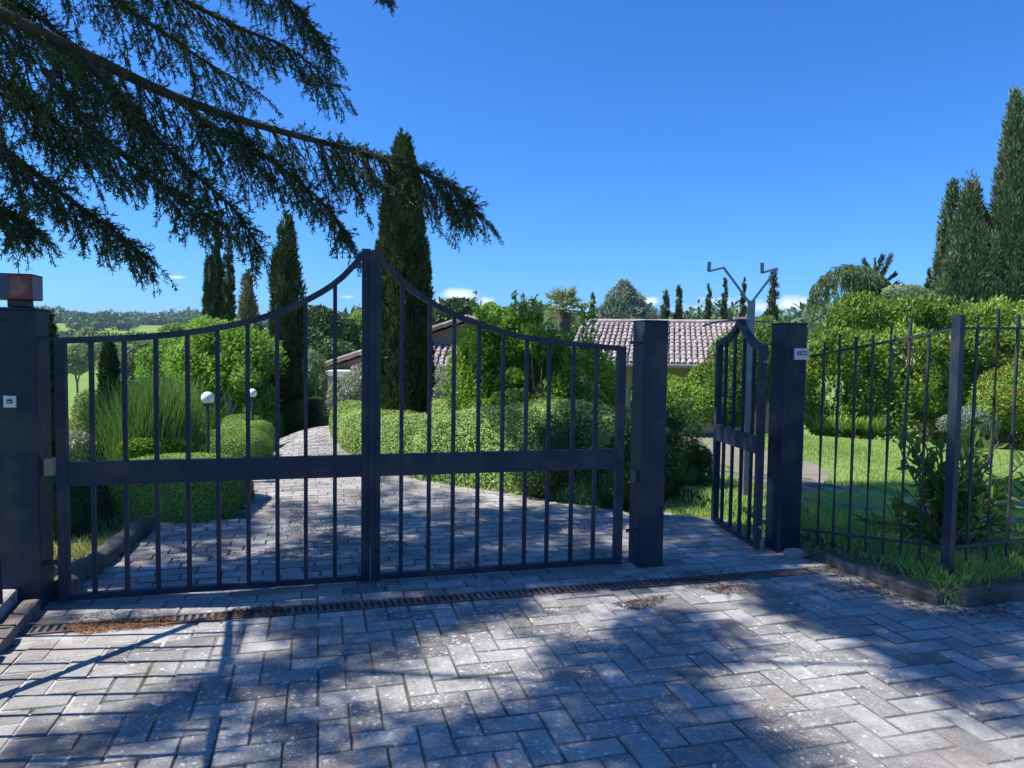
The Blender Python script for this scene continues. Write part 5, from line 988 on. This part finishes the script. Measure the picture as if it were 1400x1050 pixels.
# foliage above the frame that shades the paving; mask of shaded areas on the ground (photo pixels)
shade = [  # polygon, density
 ([(60, 846), (330, 848), (520, 800), (850, 770), (1060, 770), (1240, 830), (1060, 800), (900, 806), (700, 842), (560, 862), (430, 868), (330, 842), (60, 866)], 1.3),
 ([(330, 880), (460, 850), (640, 838), (620, 870), (560, 890), (470, 905), (400, 930), (330, 905)], 1.1),
 ([(300, 925), (420, 900), (440, 965), (300, 985), (150, 1040), (0, 1060), (0, 1035), (150, 1000)], 1.3),
 ([(430, 895), (570, 880), (560, 935), (450, 965)], .6), ([(120, 1060), (330, 985), (520, 955), (600, 1000), (700, 1060)], .8), ([(560, 985), (680, 960), (740, 1000), (760, 1060), (600, 1060)], .8),
 ([(720, 870), (860, 850), (920, 900), (980, 950), (1080, 1060), (700, 1060), (670, 980), (760, 930)], 1.25),
 ([(620, 838), (760, 820), (760, 850), (700, 870), (640, 862)], .7), ([(850, 830), (1000, 850), (1080, 900), (1000, 930), (900, 900)], .9),
 ([(1040, 796), (1290, 850), (1420, 820), (1420, 940), (1330, 940), (1230, 910), (1130, 870), (1050, 840)], 1.3), ([(1190, 905), (1420, 930), (1420, 1010), (1340, 1000), (1260, 960)], .9), ([(900, 1000), (1100, 1010), (1150, 1060), (900, 1060)], .9),
 ([(100, 705), (340, 705), (360, 738), (100, 745)], 1.3), ([(140, 788), (500, 770), (850, 748), (850, 778), (500, 802), (140, 818)], 1.1), ([(1040, 790), (1290, 850), (1420, 815), (1420, 865), (1290, 885), (1040, 818)], 1.1),
 ([(905, 712), (1040, 720), (1070, 760), (1060, 790), (900, 800)], 1.2),
 ([(1095, 664), (1420, 660), (1420, 830), (1290, 835), (1095, 760)], 1.35),
 ([(560, 700), (840, 700), (850, 780), (560, 790)], .55), ([(520, 655), (690, 690), (600, 720), (480, 700)], .3), ([(380, 690), (560, 700), (560, 760), (380, 765)], .45), ([(130, 740), (330, 725), (400, 770), (200, 800)], .4),
 ([(735, 590), (812, 590), (812, 690), (735, 670)], .5), ([(840, 590), (900, 590), (960, 640), (980, 700), (850, 700)], .75)]
lit = [([G(*q) for q in pl], pr_l) for pl, pr_l in (([(-60, 885), (250, 852), (330, 860), (425, 885), (310, 920), (170, 970), (-60, 1030)], 1), ([(560, 885), (640, 858), (710, 845), (745, 900), (730, 965), (640, 990), (530, 985), (470, 962), (520, 925)], .84),
 ([(710, 818), (835, 812), (870, 850), (800, 890), (735, 870)], .9), ([(1000, 840), (1090, 855), (1190, 920), (1290, 975), (1430, 1025), (1430, 1070), (1130, 1070), (1060, 985), (1000, 900)], .78), ([(330, 945), (450, 960), (380, 1015), (200, 1070), (100, 1060)], .6), ([(560, 890), (480, 880), (440, 905), (500, 930)], .4), ([(870, 800), (1010, 805), (1010, 840), (880, 830)], .6))]
hub = [np.array((TX+.05, TY, z)) for z in (6.2, 7.4, 8.6)]
CP = []
for pl, dn_ in shade:
    W_ = [G(*q) for q in pl]; xs = [q.x for q in W_]; ys = [q.y for q in W_]; area = (max(xs)-min(xs))*(max(ys)-min(ys)); k = int(area*170*dn_)
    x = rng.uniform(min(xs), max(xs), k); y = rng.uniform(min(ys), max(ys), k); ok = inpoly(x, y, [(q.x, q.y) for q in W_])
    for lp, pr_l in lit: ok &= ~(inpoly(x, y, lp) & (rng.random(len(x)) < pr_l))
    x = x[ok]; y = y[ok]
    hgt = np.maximum(5.2, 1.6+.56*y+.9)+rng.uniform(0, 1.3, len(x)); tt = hgt/TS[2]; CP.append(np.stack([x+TS[0]*tt, y+TS[1]*tt, hgt], -1))
# also general shade behind the camera
x = rng.uniform(-3.5, 7, 700); y = rng.uniform(-3, 2.4, 700); hgt = rng.uniform(5.4, 7, 700); CP.append(np.stack([x+TS[0]*hgt/TS[2], y+TS[1]*hgt/TS[2], hgt], -1))
CP = np.concatenate(CP)
print('shade sprays', len(CP))
for p in CP:
    d = p-hub[1]; d[2] = 0; d = d/max(np.linalg.norm(d), .1); k = 26
    dd = d*.8+np.array((rc_.uniform(-.6, .6), rc_.uniform(-.6, .6), -.2)); Lf = rc_.uniform(.24, .38); pts = p+dd/np.linalg.norm(dd)*(np.linspace(-.5, .5, 5)[:, None])*Lf
    wood_.tube([tuple(q) for q in pts[::2]], [.005, .004, .003], 3, cap=False); f_ = rng.random(k)[:, None]; P = pts[0]*(1-f_)+pts[-1]*f_+.05*rng.standard_normal((k, 3)); leaves(ndl, P, rnd(k)+dd*.5, .085, .021, .4+.2*rng.standard_normal(k))
# limbs carrying these sprays: greedy tree toward the trunk
cent = CP[rng.permutation(len(CP))[:90]]
nodes = [h_ for h_ in hub]
for p in sorted(cent, key=lambda q: np.linalg.norm(q-hub[1])):
    dist = [np.linalg.norm(p-q)+.35*np.linalg.norm(q-hub[1]) for q in nodes]; q = nodes[int(np.argmin(dist))]; mid = (p+q)/2+np.array((0, 0, -.05)); rr = .012+.004*max(0, 6-np.linalg.norm(p-hub[1])); wood_.tube([tuple(q), tuple(mid), tuple(p)], [rr*1.5, rr*1.1, rr*.8], 5); nodes.append(p)
wood_.build('branches', M['bark_dark'], cedar)
P = np.concatenate(needP); Dr = np.concatenate(needD); T_ = np.concatenate(needT); print('needles', len(P))
leaves(ndl, P, Dr, .036, .0082, T_); ndl.build('crown', M['cedar'], cedar)

# ------------------------------------------------------------------ haze
hm = bpy.data.materials.new('haze'); hm.use_nodes = True; hn = hm.node_tree.nodes; hn.remove(hn['Principled BSDF']); pvn = hn.new('ShaderNodeVolumePrincipled'); pvn.inputs['Color'].default_value = (.62, .78, 1, 1); pvn.inputs['Density'].default_value = .00020; pvn.inputs['Anisotropy'].default_value = .3
hm.node_tree.links.new(pvn.outputs[0], hn['Material Output'].inputs['Volume'])
b = MB(); b.cuboid((0, 0, -9), 4000, 4000, 56); o = b.build('haze', hm); tag(o, 'thin blue summer haze in the air', 'haze', kind='stuff')
